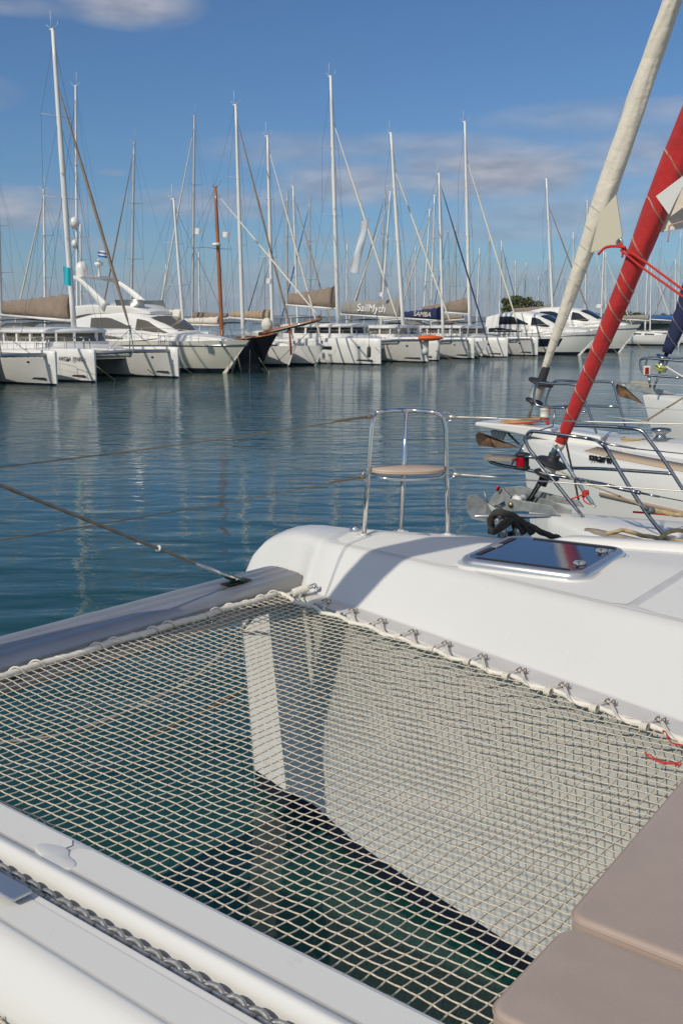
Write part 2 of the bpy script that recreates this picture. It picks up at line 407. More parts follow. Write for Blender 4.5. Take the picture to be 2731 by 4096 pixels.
n = nt.nodes.new('ShaderNodeTexNoise'); n.inputs['Scale'].default_value = 7; n.inputs['Detail'].default_value = 9; n.inputs['Roughness'].default_value = .72; nt.links.new(t.outputs['Object'], n.inputs['Vector'])
mr = nt.nodes.new('ShaderNodeMapRange'); mr.inputs[1].default_value = .62; mr.inputs[2].default_value = .80; mr.inputs[4].default_value = .45; nt.links.new(n.outputs[0], mr.inputs[0])
mixc = nt.nodes.new('ShaderNodeMix'); mixc.data_type = 'RGBA'; mixc.inputs[6].default_value = (.88, .86, .795, 1); mixc.inputs[7].default_value = (.42, .34, .22, 1)
nt.links.new(mr.outputs[0], mixc.inputs[0])
mulc = nt.nodes.new('ShaderNodeMix'); mulc.data_type = 'RGBA'; mulc.blend_type = 'MULTIPLY'; mulc.inputs[0].default_value = .09
nt.links.new(mixc.outputs[2], mulc.inputs[6]); nt.links.new(ml.outputs[0], mulc.inputs[7]); nt.links.new(mulc.outputs[2], b.inputs['Base Color'])
def stem(a, z): return a-(.13*max(0, 1-max(z, 0)/1.45)*max(0, min(1, (a-4.3)/.45)))
rows = [[fs(stem(a, z_), s_, z_) for (s_, z_) in section(a)] for a in stations]
npt = len(rows[0])
NB = 2
def hull_m(i, j):
    if j < 1: return 1
    if 9 <= j <= 15 and stations[i] < 4.14: return 2
    if j == npt-2: return 0
    return 0
hb = MB()
# joint groove in the moulding at a = 4.095
for k, a in enumerate(stations):
    if abs(a-4.095) < 1e-6:
        rows[k] = [p-Vector((0, 0, .006)) if 8 < j < npt-3 else p for j, p in enumerate(rows[k])]
hb.grid(rows, 0, True, mfun=hull_m)
hb.add(rows[-1], [list(range(npt))], 0, True); hb.add(rows[0], [list(range(npt))], 0, False)
hull = hb.build('hull', [GEL, BOOT, mat('flange_gelcoat', (.66, .635, .60), .5, var=.08, vscale=6)], own)
def dz(a, s_):
    pts = section(a); best = None
    for (s0, z0), (s1, z1) in zip(pts, pts[1:]):
        if s0 <= s_ <= s1 and s1 > s0: best = max(best or -9, lerp(z0, z1, (s_-s0)/(s1-s0)))
    return best if best is not None else 1.85
def dpt(x, y, off=0.0):
    z = 1.87
    for _ in range(4):
        p = at_z(x, y, z+off); a, s_ = toas(p); z = dz(a, s_)
    return fs(a, s_, z+off)
# nonskid panels on the deck, laid 3 mm proud, split by the moulded joints
def panel(a0, a1, m0, m1, n=14, hole=None):
    mbp = MB(); rows = []
    for i in range(n+1):
        a = lerp(a0, a1, i/n); s0 = sc(a)+m0; s1 = so(a)-m1
        e = min(1, .0+min(i, n-i)/1.0)
        ins = .03 if i in (0, n) else 0
        rows.append([fs(a, lerp(s0+ins, s1-ins, j/12), dz(a, lerp(s0+ins, s1-ins, j/12))+.003) for j in range(13)])
    mbp.grid(rows, 0, True); return mbp
panel(3.02, 4.02, .035, .17).build('nonskid_panel', NS, own)
panel(1.982, 2.96, .04, .30).build('nonskid_panel', NS, own)
panel(.3, 1.93, .04, .30).build('nonskid_panel', NS, own)
def border(a0, a1, m0, m1):  # smooth panel margins; their different reflection is put in as a greyer colour
    mbq = MB(); rows = []
    for i in range(15):
        a = lerp(a0-.022, a1+.022, i/14); s0 = sc(a)+m0-.02; s1 = so(a)-m1+.02
        rows.append([fs(a, lerp(s0, s1, j/12), dz(a, lerp(s0, s1, j/12))+.0015) for j in range(13)])
    mbq.grid(rows, 0, True); mbq.build('panel_border', mat('flange_gelcoat', (.66, .635, .60), .5), own)
border(.3, 1.93, .04, .30); border(1.982, 2.96, .04, .30); border(3.02, 4.02, .035, .17)
# raised toe coaming along the outer edge
mbp = MB(); rows = []
for a, h, dw in ((3.02, .0, 0), (2.98, .012, 0), (2.88, .075, .01), (2.80, .085, .015), (2.2, .09, .02), (1.2, .09, .02), (.2, .09, .02)):
    s1 = so(a)+.01; s0 = s1-.15; h *= .5; zb = dz(a, s0+.02)-.02
    rows.append([fs(a, s0, zb), fs(a, s0+.012, zb+h*.85+.015), fs(a, s0+.035, zb+h+.02), fs(a, s1-.04, zb+h+.02), fs(a, s1-.008, zb+h*.8+.012), fs(a, s1, zb-.03)])
mbp.grid(rows, 0, True, cap=True); mbp.build('toe_coaming', GEL, own, bevel=0)

# -------- hatch
hc = [dpt(*q) for q in ((1842, 2262), (2045, 2170), (2512, 2222), (2300, 2328))]
HC = sum(hc, Vector())/4
hx = ((hc[2]+hc[3])-(hc[0]+hc[1])); hy = ((hc[1]+hc[2])-(hc[0]+hc[3]))
HW = hx.length/2*1.07; HH = hy.length/2*1.06; hx.normalize(); hy = (hy-hx*hy.dot(hx)).normalized()
def rrect(c, X, Y, w, h, r, z, n=6):
    o = []
    for (sx, sy, a0) in ((1, 1, 0), (-1, 1, 90), (-1, -1, 180), (1, -1, 270)):
        for k in range(n+1):
            t_ = R(a0+90*k/n); o.append(c+X*(sx*(w/2-r)+r*math.cos(t_))+Y*(sy*(h/2-r)+r*math.sin(t_))+Vector((0, 0, z)))
    return o
hat = thing('hatch', None, None, HC); hat.parent = own; hat.location = HC-own.location
mbp = MB()
mbp.grid([rrect(HC, hx, hy, HW+.05, HH+.05, .12, -.005), rrect(HC, hx, hy, HW+.04, HH+.04, .12, .012)], 0, True, close_u=True)
mbp.add(rrect(HC, hx, hy, HW+.04, HH+.04, .12, .012), [list(range(28))], 0)
mbp.build('base_moulding', GEL, hat)
mbp = MB()
prof = [(0, .012), (.0, .020), (-.005, .034), (-.016, .045), (-.030, .049), (-.040, .047), (-.046, .043)]
mbp.grid([rrect(HC, hx, hy, HW+2*d, HH+2*d, .11+d*.8, z) for d, z in prof], 0, True, close_u=True)
mbp.build('frame', mat('hatch_frame', (.62, .62, .61), .28, metal=.8), hat)
mbp = MB(); rr = rrect(HC, hx, hy, HW-.090, HH-.090, .075, .0445); mbp.add(rr, [list(range(28))], 0, False)
HG = mat('tinted_acrylic', (.035, .05, .10), .05, spec=.8, bump=('noise', 60, .0002))
HG.node_tree.nodes['Principled BSDF'].inputs['IOR'].default_value = 1.6
mbp.build('glass', HG, hat)
mbp = MB()
for (u, v, lu, lv) in ((-.40, -.17, .035, .26), (-.40, .2, .035, .30), (0, -.405, .66, .022), (.08, .415, .62, .03)):
    mbp.box(HC+hx*u*HW+hy*v*HH+Vector((0, 0, .0475)), (lu*HW*1.1, lv*HH, .003), ax=(hx, hy, Vector((0, 0, 1))))
mbp.build('grip_strip', mat('grip_tape', (.035, .032, .03), .9), hat)
for v in (-.2, .26):
    mbp = MB(); c = HC+hx*.36*HW+hy*v*HH+Vector((0, 0, .046))
    mbp.lathe(c, [(.035, 0), (.036, .008), (.028, .014), (0, .015)], 18)
    mbp.tube([c+Vector((0, 0, .010)), c-hy*.05+Vector((0, 0, .012)), c-hy*.075+hx*.02+Vector((0, 0, .012))], [.012, .010, .007], 8, flat=.6)
    mbp.build('handle', mat('hatch_handle', (.30, .32, .33), .4), hat)
mbp = MB(); c = HC-hx*.40*HW+hy*.03*HH+Vector((0, 0, .048)); mbp.box(c, (.04, .09, .006), ax=(hx, hy, Vector((0, 0, 1))), ch=.002)
mbp.build('hinge', mat('hatch_handle', (.3, .32, .33), .4), hat)

# -------- crossbeam (front beam) between the bows
BA0, BA1 = 4.215, 4.545
beam_prof = [(BA0+.06, 1.425), (BA0+.015, 1.435), (BA0, 1.45), (BA0-.005, 1.50), (BA0+.012, 1.505), (BA0+.012, 1.515), (BA0-.005, 1.52), (BA0-.012, 1.57), (BA0-.006, 1.612), (BA0+.015, 1.634), (BA0+.09, 1.641),
             (BA0+.093, 1.637), (BA0+.103, 1.637), (BA0+.106, 1.643), (BA0+.17, 1.648), (BA0+.172, 1.645), (BA0+.182, 1.645), (BA0+.184, 1.649), (BA0+.25, 1.645), (BA0+.31, 1.63), (BA1-.005, 1.60), (BA1+.01, 1.54), (BA1, 1.45), (BA1-.06, 1.425)]
mbp = MB(); mbp.grid([[fs(a, s_, z-(0 if s_ > 0 else .0)) for a, z in beam_prof] for s_ in (-2.2, -1, 0, 1, 2, 3, 4, 4.80)], 0, True, close_u=True, cap=True)
beam = mbp.build('crossbeam', ALU, own)
# slot and track on its aft face
for s_ in [1.9+.42*i for i in range(7)]:
    mbp = MB()
    mbp.tube([fs(BA0-.012, s_, 1.512), fs(BA0-.035, s_-.01, 1.505), fs(BA0-.012, s_+.012, 1.50)], .005, 6)
    mbp.box(fs(BA0-.004, s_, 1.512), (.05, .012, .02), ax=(SB, FW, Vector((0, 0, 1))))
    mbp.build('lacing_eye', DCHROME, beam)
mbp = MB(); mbp.box(fs(BA0-.012, 4.42, 1.515), (.09, .012, .034), ax=(SB, FW, Vector((0, 0, 1))))
mbp.build('track_end', DCHROME, beam)

# -------- headstay bridle + furled genoa of our own boat (out of frame left, it throws the shadow on the bow)
top = fs(4.38, 1.59, 3.02)
anchorp = at_z(935, 2318, 1.655); aa, as_ = toas(anchorp)
anchorp = fs(4.33, as_, 1.655)
CABLE = mat('rope_wire', (.30, .24, .18), .45, metal=.5)
def twist(pts, r, n, turns_per_m, mbx, strands=6):
    """a laid rope: lumpy tube whose section rotates"""
    P = [Vector(p) for p in pts]; rows = []; L = 0; prev = None
    for i, p in enumerate(P):
        t_ = (P[min(i+1, len(P)-1)]-P[max(i-1, 0)]).normalized()
        if i: L += (p-P[i-1]).length
        u = (Vector((0, 0, 1))-t_*t_.z) if prev is None else prev-t_*prev.dot(t_)
        if u.length < 1e-5: u = t_.orthogonal()
        u.normalize(); prev = u; w = t_.cross(u); ph = L*turns_per_m*2*math.pi
        rows.append([p+(u*math.cos(2*math.pi*j/n)+w*math.sin(2*math.pi*j/n))*r*(1+.16*math.cos(strands*(2*math.pi*j/n)-ph)) for j in range(n)])
    mbx.grid(rows, 0, True, close_u=True, cap=True)
dirc = (top-anchorp).normalized()
e1 = anchorp+dirc*.34
mbp = MB(); twist([e1.lerp(top, i/400) for i in range(401)], .0085, 12, 9, mbp, 4)
stay = mbp.build('bridle_stay', CABLE, own)
mbp = MB()
mbp.tube([anchorp+dirc*.16, anchorp+dirc*.20, anchorp+dirc*.36, anchorp+dirc*.38], [.009, .013, .011, .009], 12)
mbp.build('swage_terminal', CHROME, stay)
side = dirc.cross(Vector((0, 0, 1))).normalized(); upv = side.cross(dirc)
mbp = MB()
for sgn in (-1, 1):
    mbp.tube([anchorp+dirc*.02+side*.024*sgn, anchorp+dirc*.13+side*.024*sgn, anchorp+dirc*.165+side*.012*sgn, anchorp+dirc*.19], [.009, .010, .010, .011], 8)
mbp.tube([anchorp+dirc*.05-side*.034, anchorp+dirc*.05+side*.034], .007, 8)
mbp.box(anchorp+dirc*.11, (.05, .03, .012), ax=(dirc, side, upv), ch=.003)
mbp.build('toggle_fork', CHROME, stay)
mbp = MB(); mbp.box(anchorp+dirc*.035, (.17, .030, .036), ax=(dirc, side, upv), ch=.006)
mbp.build('tape_wrap', mat('green_tape', (.01, .16, .06), .4, var=.3, vscale=40), stay)
mbp = MB(); q = e1.lerp(top, .13); mbp.lathe(q-dirc*.02, [(.009, 0), (.018, .001), (.020, .006), (.016, .010), (.009, .011)], 18, axis=dirc); mbp.build('plastic_ring', mat('white_plastic', (.75, .73, .68), .4), stay)
mbp = MB(); mbp.box(fs(4.33, as_-.02, 1.6505), (.20, .075, .004), ax=(SB, FW, Vector((0, 0, 1)))); mbp.build('slot', mat('slot_dark', (.01, .012, .014), .8), beam)
mbp = MB(); twist([fs(4.33, -1.0, 1.655).lerp(top, i/60) for i in range(61)], .0085, 8, 9, mbp, 4); mbp.build('bridle_stay', CABLE, own)
mh = fs(-1.85, 1.59, 17.5)
mbp = MB(); n = 60
sp_ = [fs(4.38, 1.59, 2.12), fs(4.38, 1.59, 2.2), fs(4.38, 1.59, 2.5), fs(4.38, 1.59, 2.8)]+[top.lerp(mh, i/n) for i in range(n+1)]
rs = [.03, .085, .10, .11]+[(.12+.04*min(1, i/12))*(1+.02*math.sin(i*.7)) for i in range(n+1)]
mbp.tube(sp_, rs, 16); mbp.build('furled_genoa', WHITEC, own)
mbp = MB(); mbp.tube([fs(4.38, 1.59, 1.64), fs(4.38, 1.59, 2.1)], .03, 10); mbp.build('strut', ALU, own)
mbp = MB(); mbp.lathe(fs(4.38, 1.59, 2.05), [(0, -.1), (.13, -.1), (.13, -.08), (.06, -.06), (.06, .06), (.13, .08), (.13, .1), (0, .1)], 20); mbp.build('furling_drum', RUBBER, own)

# -------- trampoline net
ROPE = mat('net_cord', (.70, .62, .49), .85, bump=('noise', 400, .0005), var=.28, vscale=150)
ROPEW = mat('white_rope', (.80, .75, .65), .85, bump=('noise', 150, .0008), var=.08, vscale=20)
net = thing('trampoline_net', None, None, fs(2.7, 3.2, 1.55)); net.parent = own; net.location = fs(2.7, 3.2, 1.55)-own.location
ND = .0485
A_MIN, A_MAX, S_MIN = .55, 4.135, 1.80
hooks = [(1230, 2372), (1297, 2405), (1400, 2447), (1515, 2487), (1643, 2530), (1780, 2575), (1925, 2625), (2085, 2680), (2252, 2740), (2440, 2800), (2652, 2868)]
hook_pts = [at_z(x, y, 1.575) for x, y in hooks]
hook_a = sorted([toas(p)[0] for p in hook_pts], reverse=True)
pitch = (hook_a[1]-hook_a[-1])/(len(hook_a)-2)
hook_a = [hook_a[1]+pitch*.95]+[hook_a[1]-pitch*i for i in range(16)]
def edge_s(a):
    d = min(abs(a-h) for h in hook_a)/(pitch*.5)
    return sf(a)-.035-.035*min(1, d)**1.5
def edge_a(s_):
    ph = (s_-1.98)/.42; d = abs((ph % 1)-.5)*2     # 1 at an eye
    return A_MAX+.018*d-.012
def nz_(a, s_):
    u = (s_-S_MIN)/(edge_s(a)-S_MIN); v = (a-(-.3))/(A_MAX+.3)
    return 1.552-.060*max(0, math.sin(math.pi*min(max(u, 0), 1)))*max(0, math.sin(math.pi*min(max(v, 0), 1)))+.004*mnoise.noise(Vector((a*2, s_*2, 0)))+.018*max(0, 1-(A_MAX-a)/.35)
def npos(a, s_):
    j = Vector((mnoise.noise(Vector((a*7, s_*7, 1))), mnoise.noise(Vector((a*7, s_*7, 5))), 0))*.010
    skew = .020*(a-2.5)*(s_-3)/2      # the netting is never perfectly square
    return fs(a+j.x+skew, s_+j.y+.03*math.sin(a*1.1), nz_(a, s_))
mbp = MB()
CR = .0029
def in_net(a, s_): return A_MIN <= a <= edge_a(s_) and S_MIN <= s_ <= edge_s(a)
s_lines = [S_MIN+ND*k for k in range(70)]
a_lines = [A_MAX-.02-ND*k for k in range(75)]
def wob(i, k): return 1+.12*math.sin(i*12.9898+k*78.233)
for si, s_ in enumerate(s_lines):       # cords running fore and aft
    amax = min(edge_a(s_), A_MAX+.01); pts = []
    a = amax
    run = []
    grid_a = sorted(set([amax]+[x for x in a_lines if x < amax]), reverse=True)
    for i, a in enumerate(grid_a):
        if s_ > edge_s(a): 
            continue
        if a < A_MIN: break
        run.append(npos(a, s_))
        mid = a-ND/2
        if mid > A_MIN: run.append(npos(mid, s_)-Vector((0, 0, .0015)))
    if s_ > S_MIN+.1 and run:
        a_in = None
        for q in range(400):
            aa_ = amax-q*.01
            if s_ <= edge_s(aa_): a_in = aa_; break
        if a_in is not None and a_in < amax-.01: run = [npos(a_in, s_)]+run
    if len(run) > 1: mbp.tube(run, [CR*(1.0 if k % 2 == 0 else .92)*wob(si, k) for k in range(len(run))], 5, cap=False)
for ai, a in enumerate(a_lines):        # cords running athwart
    if a < A_MIN: break
    es = edge_s(a); run = []
    for i, s_ in enumerate(s_lines):
        if s_ > es: break
        run.append(npos(a, s_))
        if s_+ND/2 < es: run.append(npos(a, s_+ND/2)-Vector((0, 0, .0015)))
    run.append(npos(a, es)); run = [npos(a, S_MIN-.03)]+run
    mbp.tube(run, [CR*wob(ai, k) for k in range(len(run))], 5, cap=False)
netm = mbp.build('mesh', ROPE, net)
mbp = MB()
for a in a_lines:
    if a < A_MIN: break
    for s_ in s_lines:
        if s_ > edge_s(a)-.01: break
        p = npos(a, s_); r = .0047
        d = [Vector((r*1.15, 0, 0)), Vector((0, r*1.15, 0)), Vector((-r*1.15, 0, 0)), Vector((0, -r*1.15, 0)), Vector((0, 0, r*.8)), Vector((0, 0, -r*.8))]
        mbp.add([p+x for x in d], [(0, 1, 4), (1, 2, 4), (2, 3, 4), (3, 0, 4), (1, 0, 5), (2, 1, 5), (3, 2, 5), (0, 3, 5)], 0, True)
mbp.build('knots', ROPE, net)['kind'] = 'stuff'
# netting on the port side of the walkway
mbp = MB()
for k in range(22):
    s_ = 1.225-ND*k; mbp.tube([fs(a, s_+.012*math.sin(a*3+k), 1.545-.02*math.sin((1.3-s_)*1.6)+.003*math.sin(a*9+k)) for a in [.4+ND*i for i in range(76)]], CR*1.1, 5, cap=False)
for k in range(76):
    a = .4+ND*k; mbp.tube([fs(a+.006*math.sin(i*2+k), 1.235-ND*i, 1.545-.02*math.sin((1.3-(1.235-ND*i))*1.6)) for i in range(24)], CR*1.1, 5, cap=False)
mbp.build('port_mesh', ROPE, net)
# border ropes
mbp = MB()
pe = [npos(a, edge_s(a)-.004)+Vector((0, 0, .006)) for a in [4.15-.02*i for i in range(int((4.14-A_MIN)/.02))]]
twist(pe, .0125, 10, 14, mbp, 3)
pe2 = [p+Vector((0, 0, .004))+SB*.014*math.sin(i*.35)+FW*.004 for i, p in enumerate(pe)]
mbp.build('border_rope', ROPEW, net)
mbp = MB()
ss = [S_MIN+.02*i for i in range(int((sf(4.09)-.05-S_MIN)/.02))]
pb = [fs(edge_a(s_)+.005, s_, nz_(min(edge_a(s_), A_MAX), s_)+.004) for s_ in ss]
twist(pb, .0175, 10, 14, mbp, 3)
mbp.build('border_rope', ROPEW, net)
mbp = MB()      # lashing wound round the beam side border
wind = []
for i in range(len(pb)*4):
    k = i/4; p = pb[int(k)].lerp(pb[min(int(k)+1, len(pb)-1)], k % 1); th = k*1.05
    rr_ = .0215+.006*math.sin(k*.30)+.003*math.sin(k*.9)
    wind.append(p+FW*math.cos(th)*rr_+Vector((0, 0, math.sin(th)*rr_)))
mbp.tube(wind, .0048, 5); mbp.build('lashing', ROPEW, net)
# lacing line zigzag to the hooks on the hull flange
mbp = MB()
for off in (0, .009):
    z = []
    for k, h in enumerate(hook_a):
        if h < A_MIN: break
        p = fs(h, sf(h)+.024, 1.576)
        b1 = fs(h+.04, edge_s(h)-.016, 1.566); 
        hm = h-pitch*.42
        m_ = fs(hm, edge_s(hm)-.012, nz_(hm, edge_s(hm))+.02); m2 = fs(hm-.03, edge_s(hm)+.006, 1.55)
        z += [b1+FW*off, p+FW*(.018+off), p-FW*(.016-off), m_+FW*off, m2+FW*off]
    mbp.tube(bez(z, 5), .0028, 6)
for k, h in enumerate(hook_a):           # knots round the border at each hook
    if h < A_MIN: break
    c = fs(h+.035, edge_s(h)-.004, 1.560)
    for q in range(4):
        cc = c+FW*(.008*q-.012); ring = [cc+SB*math.cos(t_*.52)*.018+Vector((0, 0, math.sin(t_*.52)*.017)) for t_ in range(12)]
        mbp.tube(ring, .0040, 5, closed=True)
mbp.build('lacing_line', ROPEW, net)
# corner lashing: coil of whipping and shackle
c0 = fs(4.06, sf(4.06)-.05, 1.58); c1 = at_z(1248, 2345, 1.615)
dd = (c1-c0)
mbp = MB(); mbp.tube([c0.lerp(c1, .1), c0.lerp(c1, .78)], .020, 14)
h_ = []
dn = dd.normalized(); su = dn.orthogonal().normalized(); sv = dn.cross(su)
for i in range(17*12): 
    t_ = i/12; h_.append(c0.lerp(c1, .12+.66*t_/17)+(su*math.cos(2*math.pi*t_)+sv*math.sin(2*math.pi*t_))*.0225)
mbp.tube(h_, .0048, 6); mbp.build('corner_whipping', ROPEW, net)
mbp = MB(); e = c1; mbp.tube([e-dn*.04, e-dn*.02+sv*.016, e+dn*.02+sv*.016, e+dn*.03, e+dn*.02-sv*.016, e-dn*.02-sv*.016], .006, 8, closed=True); mbp.ball(e+dn*.03-Vector((0, 0, .02)), .02, 12, 6, sc=(1, 1, .5))
mbp.build('shackle', CHROME, net)
# hooks
HK = mat('hook_steel', (.50, .44, .36), .32, metal=.8, var=.3, vscale=60)
for k, h in enumerate(hook_a):
    if h < A_MIN: break
    c = fs(h, sf(h)+.055, 1.566); mbp = MB()
    mbp.box(c+Vector((0, 0, .0005)), (.062, .018, .004), ax=(SB*.35+FW*.94, SB*.94-FW*.35, Vector((0, 0, 1))), ch=.001)
    for q in (-.014, .014):
        b_ = c+FW*q; mbp.tube(bez([b_+SB*.012, b_+SB*.008+Vector((0, 0, .014)), b_-SB*.012+Vector((0, 0, .016)), b_-SB*.036+Vector((0, 0, .013))], 4), .0032, 6)
    mbp.tube([c-FW*.014-SB*.036+Vector((0, 0, .013)), c+FW*.014-SB*.036+Vector((0, 0, .013))], .0032, 6)
    mbp.build('lacing_hook', HK, hull)

# -------- central walkway (nacelle) with anchor chain groove
def nac(s0, s1, prof, a0, a1, name, m, n=8):
    mbx = MB(); mbx.grid([[fs(lerp(a0, a1, i/n), s_, z) for s_, z in prof] for i in range(n+1)], 0, True, cap=False); return mbx.build(name, m, own)
def P2(l): return [Vector(p) for p in l]
K = P2([(1.236, 1.02), (1.238, 1.540), (1.258, 1.600), (1.305, 1.660), (1.345, 1.674), (1.36, 1.668), (1.468, 1.664), (1.490, 1.668), (1.494, 1.664), (1.498, 1.585), (1.572, 1.585), (1.576, 1.640), (1.592, 1.670), (1.615, 1.668), (1.638, 1.648), (1.652, 1.640), (1.770, 1.634), (1.795, 1.628), (1.803, 1.60), (1.80, 1.50), (1.76, 1.0)])
rad = [0, .03, .04, .05, .03, .006, .006, .004, .002, .004, .004, .01, .02, .03, .02, .01, .004, .014, .006, .01, 0]
prof = [(p.x, p.y) for p in fillet(K, rad, 4)]
mbp = MB(); aS = [-.2, .3, .8, 1.3, 1.8, 2.3, 2.8, 3.3, 3.8, 4.16]
mbp.grid([[fs(a, s_, z) for s_, z in prof] for a in aS], 0, True, cap=False)
mbp.add([fs(-.2, s_, z) for s_, z in prof], [list(range(len(prof)))], 0, False); mbp.add([fs(4.16, s_, z) for s_, z in prof], [list(range(len(prof)))], 0, False)
nacelle = mbp.build('walkway_moulding', GEL, own)
def strip(s0, s1, z0, z1, a0, a1, holes=None):
    mbx = MB(); rows = []
    n = 60
    for i in range(n+1):
        a = lerp(a0, a1, i/n); ins = .02 if i in (0, n) else 0
        rows.append([fs(a, lerp(s0+ins, s1-ins, j/8), lerp(z0, z1, lerp(ins/(s1-s0), 1-ins/(s1-s0), j/8))+.003) for j in range(9)])
    return mbx.grid(rows, 0, True)
strip(1.657, 1.770, 1.640, 1.635, -.2, 2.435).build('nonskid_panel', NS, own)
strip(1.657, 1.770, 1.640, 1.635, 2.465, 4.1).build('nonskid_panel', NS, own)
strip(1.364, 1.468, 1.668, 1.664, -.2, 4.1).build('nonskid_panel', NS, own)
# smooth flower shaped boss in the nonskid
cb = at_z(222, 3418, 1.647); ca, cs = toas(cb)
mbp = MB(); rows = []
for lv, z in ((1.0, .002), (.96, .0045), (.9, .0055), (.0, .0055)):
    r_ = []
    for i in range(40):
        t_ = 2*math.pi*i/40; rad_ = (.054+.014*math.cos(2*t_-.9)+.006*math.cos(4*t_))*lv
        r_.append(fs(ca+rad_*1.45*math.cos(t_), cs+rad_*.92*math.sin(t_), 1.639+z))
    rows.append(r_)
mbp.grid(rows, 0, True, close_u=True)
mbp.build('moulded_boss', GEL, own)
# metal cover plate over the chain groove near the left edge
pc = at_z(20, 3560, 1.685); pa, ps = toas(pc)
mbp = MB(); mbp.box(fs(pa+.06, 1.440, 1.688), (.26, .065, .012), ax=(FW, SB, Vector((0, 0, 1))), ch=.003)
mbp.build('chain_stopper_plate', mat('plate_alu', (.6, .61, .62), .3, metal=.8), own)

# -------- anchor chain lying in the groove
CH = mat('galvanised_chain', (.42, .42, .41), .45, metal=.55, var=.3, vscale=70, bump=('noise', 220, .001))
mbp = MB(); k = 0; a = 3.9
while a > .9:
    c = fs(a, 1.536, 1.628); tw = R(48 if k % 2 == 0 else -42)
    Y = SB*math.cos(tw)+Vector((0, 0, 1))*math.sin(tw)
    ring = []
    for i in range(16):
        t_ = 2*math.pi*i/16; x = math.cos(t_)*.0225; y = math.sin(t_)*.0165; x += .0085*(1 if x > 0 else -1)*(abs(math.cos(t_))**.6)
        ring.append(c+FW*x+Y*y)
    mbp.tube(ring, .0072, 8, closed=True); a -= .0365; k += 1
o = mbp.build('anchor_chain', CH); tag(o, 'galvanised anchor chain lying in the groove of the white walkway', 'chain')

# -------- bow seat (pulpit) of stainless tube
f1 = dpt(1455, 2143); f2 = dpt(1602, 2127); f3 = dpt(1790, 2142)
def up_to(f, x, y): return at_y(x, y, f.y)
pul = thing('bow_seat', None, None, f2); pul.parent = own; pul.location = f2-own.location
b1 = up_to(f1, 1486, 1710); b3 = up_to(f3, 1782, 1715); m1 = at_y(1500, 1664, f1.y); m3 = at_y(1768, 1668, f3.y)
t1 = at_y(1530, 1645, f1.y); t3 = at_y(1735, 1650, f3.y); tm = at_y(1625, 1641, f2.y-.04)
mbp = MB(); mbp.tube([f1, f1.lerp(b1, .5)]+bez([b1, m1, t1, tm, t3, m3, b3], 7)+[f3.lerp(b3, .5), f3], .0143, 16); mbp.build('frame_tube', CHROME, pul)
mbp = MB(); mbp.tube([f2, tm-Vector((0, 0, .005))], .0140, 16); mbp.build('rear_leg', CHROME, pul)
sl = f1.lerp(b1, .0).lerp(b1, 1.0)
def on_leg(f, b_, y): 
    lo = 0; best = min(range(200), key=lambda i: abs(proj(f.lerp(b_, i/199))[1]-y)); return f.lerp(b_, best/199)
def proj(p):
    d = p-O; zc = d.y*CP-d.z*SP; return (CX+FPX*d.x/zc, CY-FPX*(d.y*SP+d.z*CP)/zc)
sL = on_leg(f1, b1, 1888); sR = on_leg(f3, b3, 1884); zs = (sL.z+sR.z)/2
r2 = f2.lerp(tm, (zs-f2.z)/(tm.z-f2.z))
ctr = (sL+sR)/2; ex = (sR-sL); L_ = ex.length; ex.normalize(); ey = Vector((ex.y, -ex.x, 0)); ey = -ey if ey.y > 0 else ey   # ey towards the camera
out_ = []
back = (r2-ctr).dot(-ey)
for i in range(33):
    t_ = math.pi*i/32; out_.append((math.cos(t_)*(L_/2-.016), math.sin(t_)**.8*.16))
for i in range(1, 24):
    t_ = math.pi+math.pi*i/24; out_.append((math.cos(t_)*(L_/2-.016), -abs(math.sin(t_))**.9*back))
TK = mat('seat_teak', (.58, .44, .33), .55, var=.12, vscale=6)
mbp = MB(); zc0 = Vector((ctr.x, ctr.y, zs))
rows = []
for (q, z) in ((.0, 0), (.965, 0), (1.0, .006), (1.0, .010), (.994, .0115), (.994, .0125), (1.0, .014), (1.0, .022), (.97, .028), (0, .028)):
    rows.append([zc0+ex*(x*q)+ey*(y*q)+Vector((0, 0, z)) for x, y in out_])
mbp.grid(rows, 0, True, close_u=True); mbp.build('seat_board', TK, pul)
mbp = MB(); mbp.tube([sL-Vector((0, 0, .012))]+[zc0+ex*x*.96+ey*y*.93-Vector((0, 0, .012+.016*math.sin(math.pi*i/32))) for i, (x, y) in enumerate(out_[:33][::-1])]+[sR-Vector((0, 0, .012))], .009, 10); mbp.build('seat_support', CHROME, pul)
for f in (f1, f2, f3):
    mbp = MB(); mbp.lathe(f-Vector((0, 0, .004)), [(0, .003), (.052, .003), (.054, .006), (.050, .010), (.024, .012), (.022, .02), (.014, .022)], 24)
    mbp.build('deck_flange', GEL, pul)
def loop_eye(p, d, name='lifeline_eye'):
    u = Vector((0, 0, 1)); mbx = MB()
    mbx.tube(bez([p+u*.035, p+u*.04+d*.03, p+u*.02+d*.055, p+d*.05-u*.01, p-u*.035], 4), .0045, 8); return mbx.build(name, CHROME, pul)
eL = on_leg(f1, b1, 1730); eR = on_leg(f3, b3, 1730)
loop_eye(m1+Vector((0, 0, -.01)), -SB*.9); loop_eye(m3+Vector((0, 0, -.01)), Vector((1, -.1, 0))); loop_eye(on_leg(f1, b1, 1905), -SB); loop_eye(on_leg(f3, b3, 1898), Vector((1, -.1, 0)))
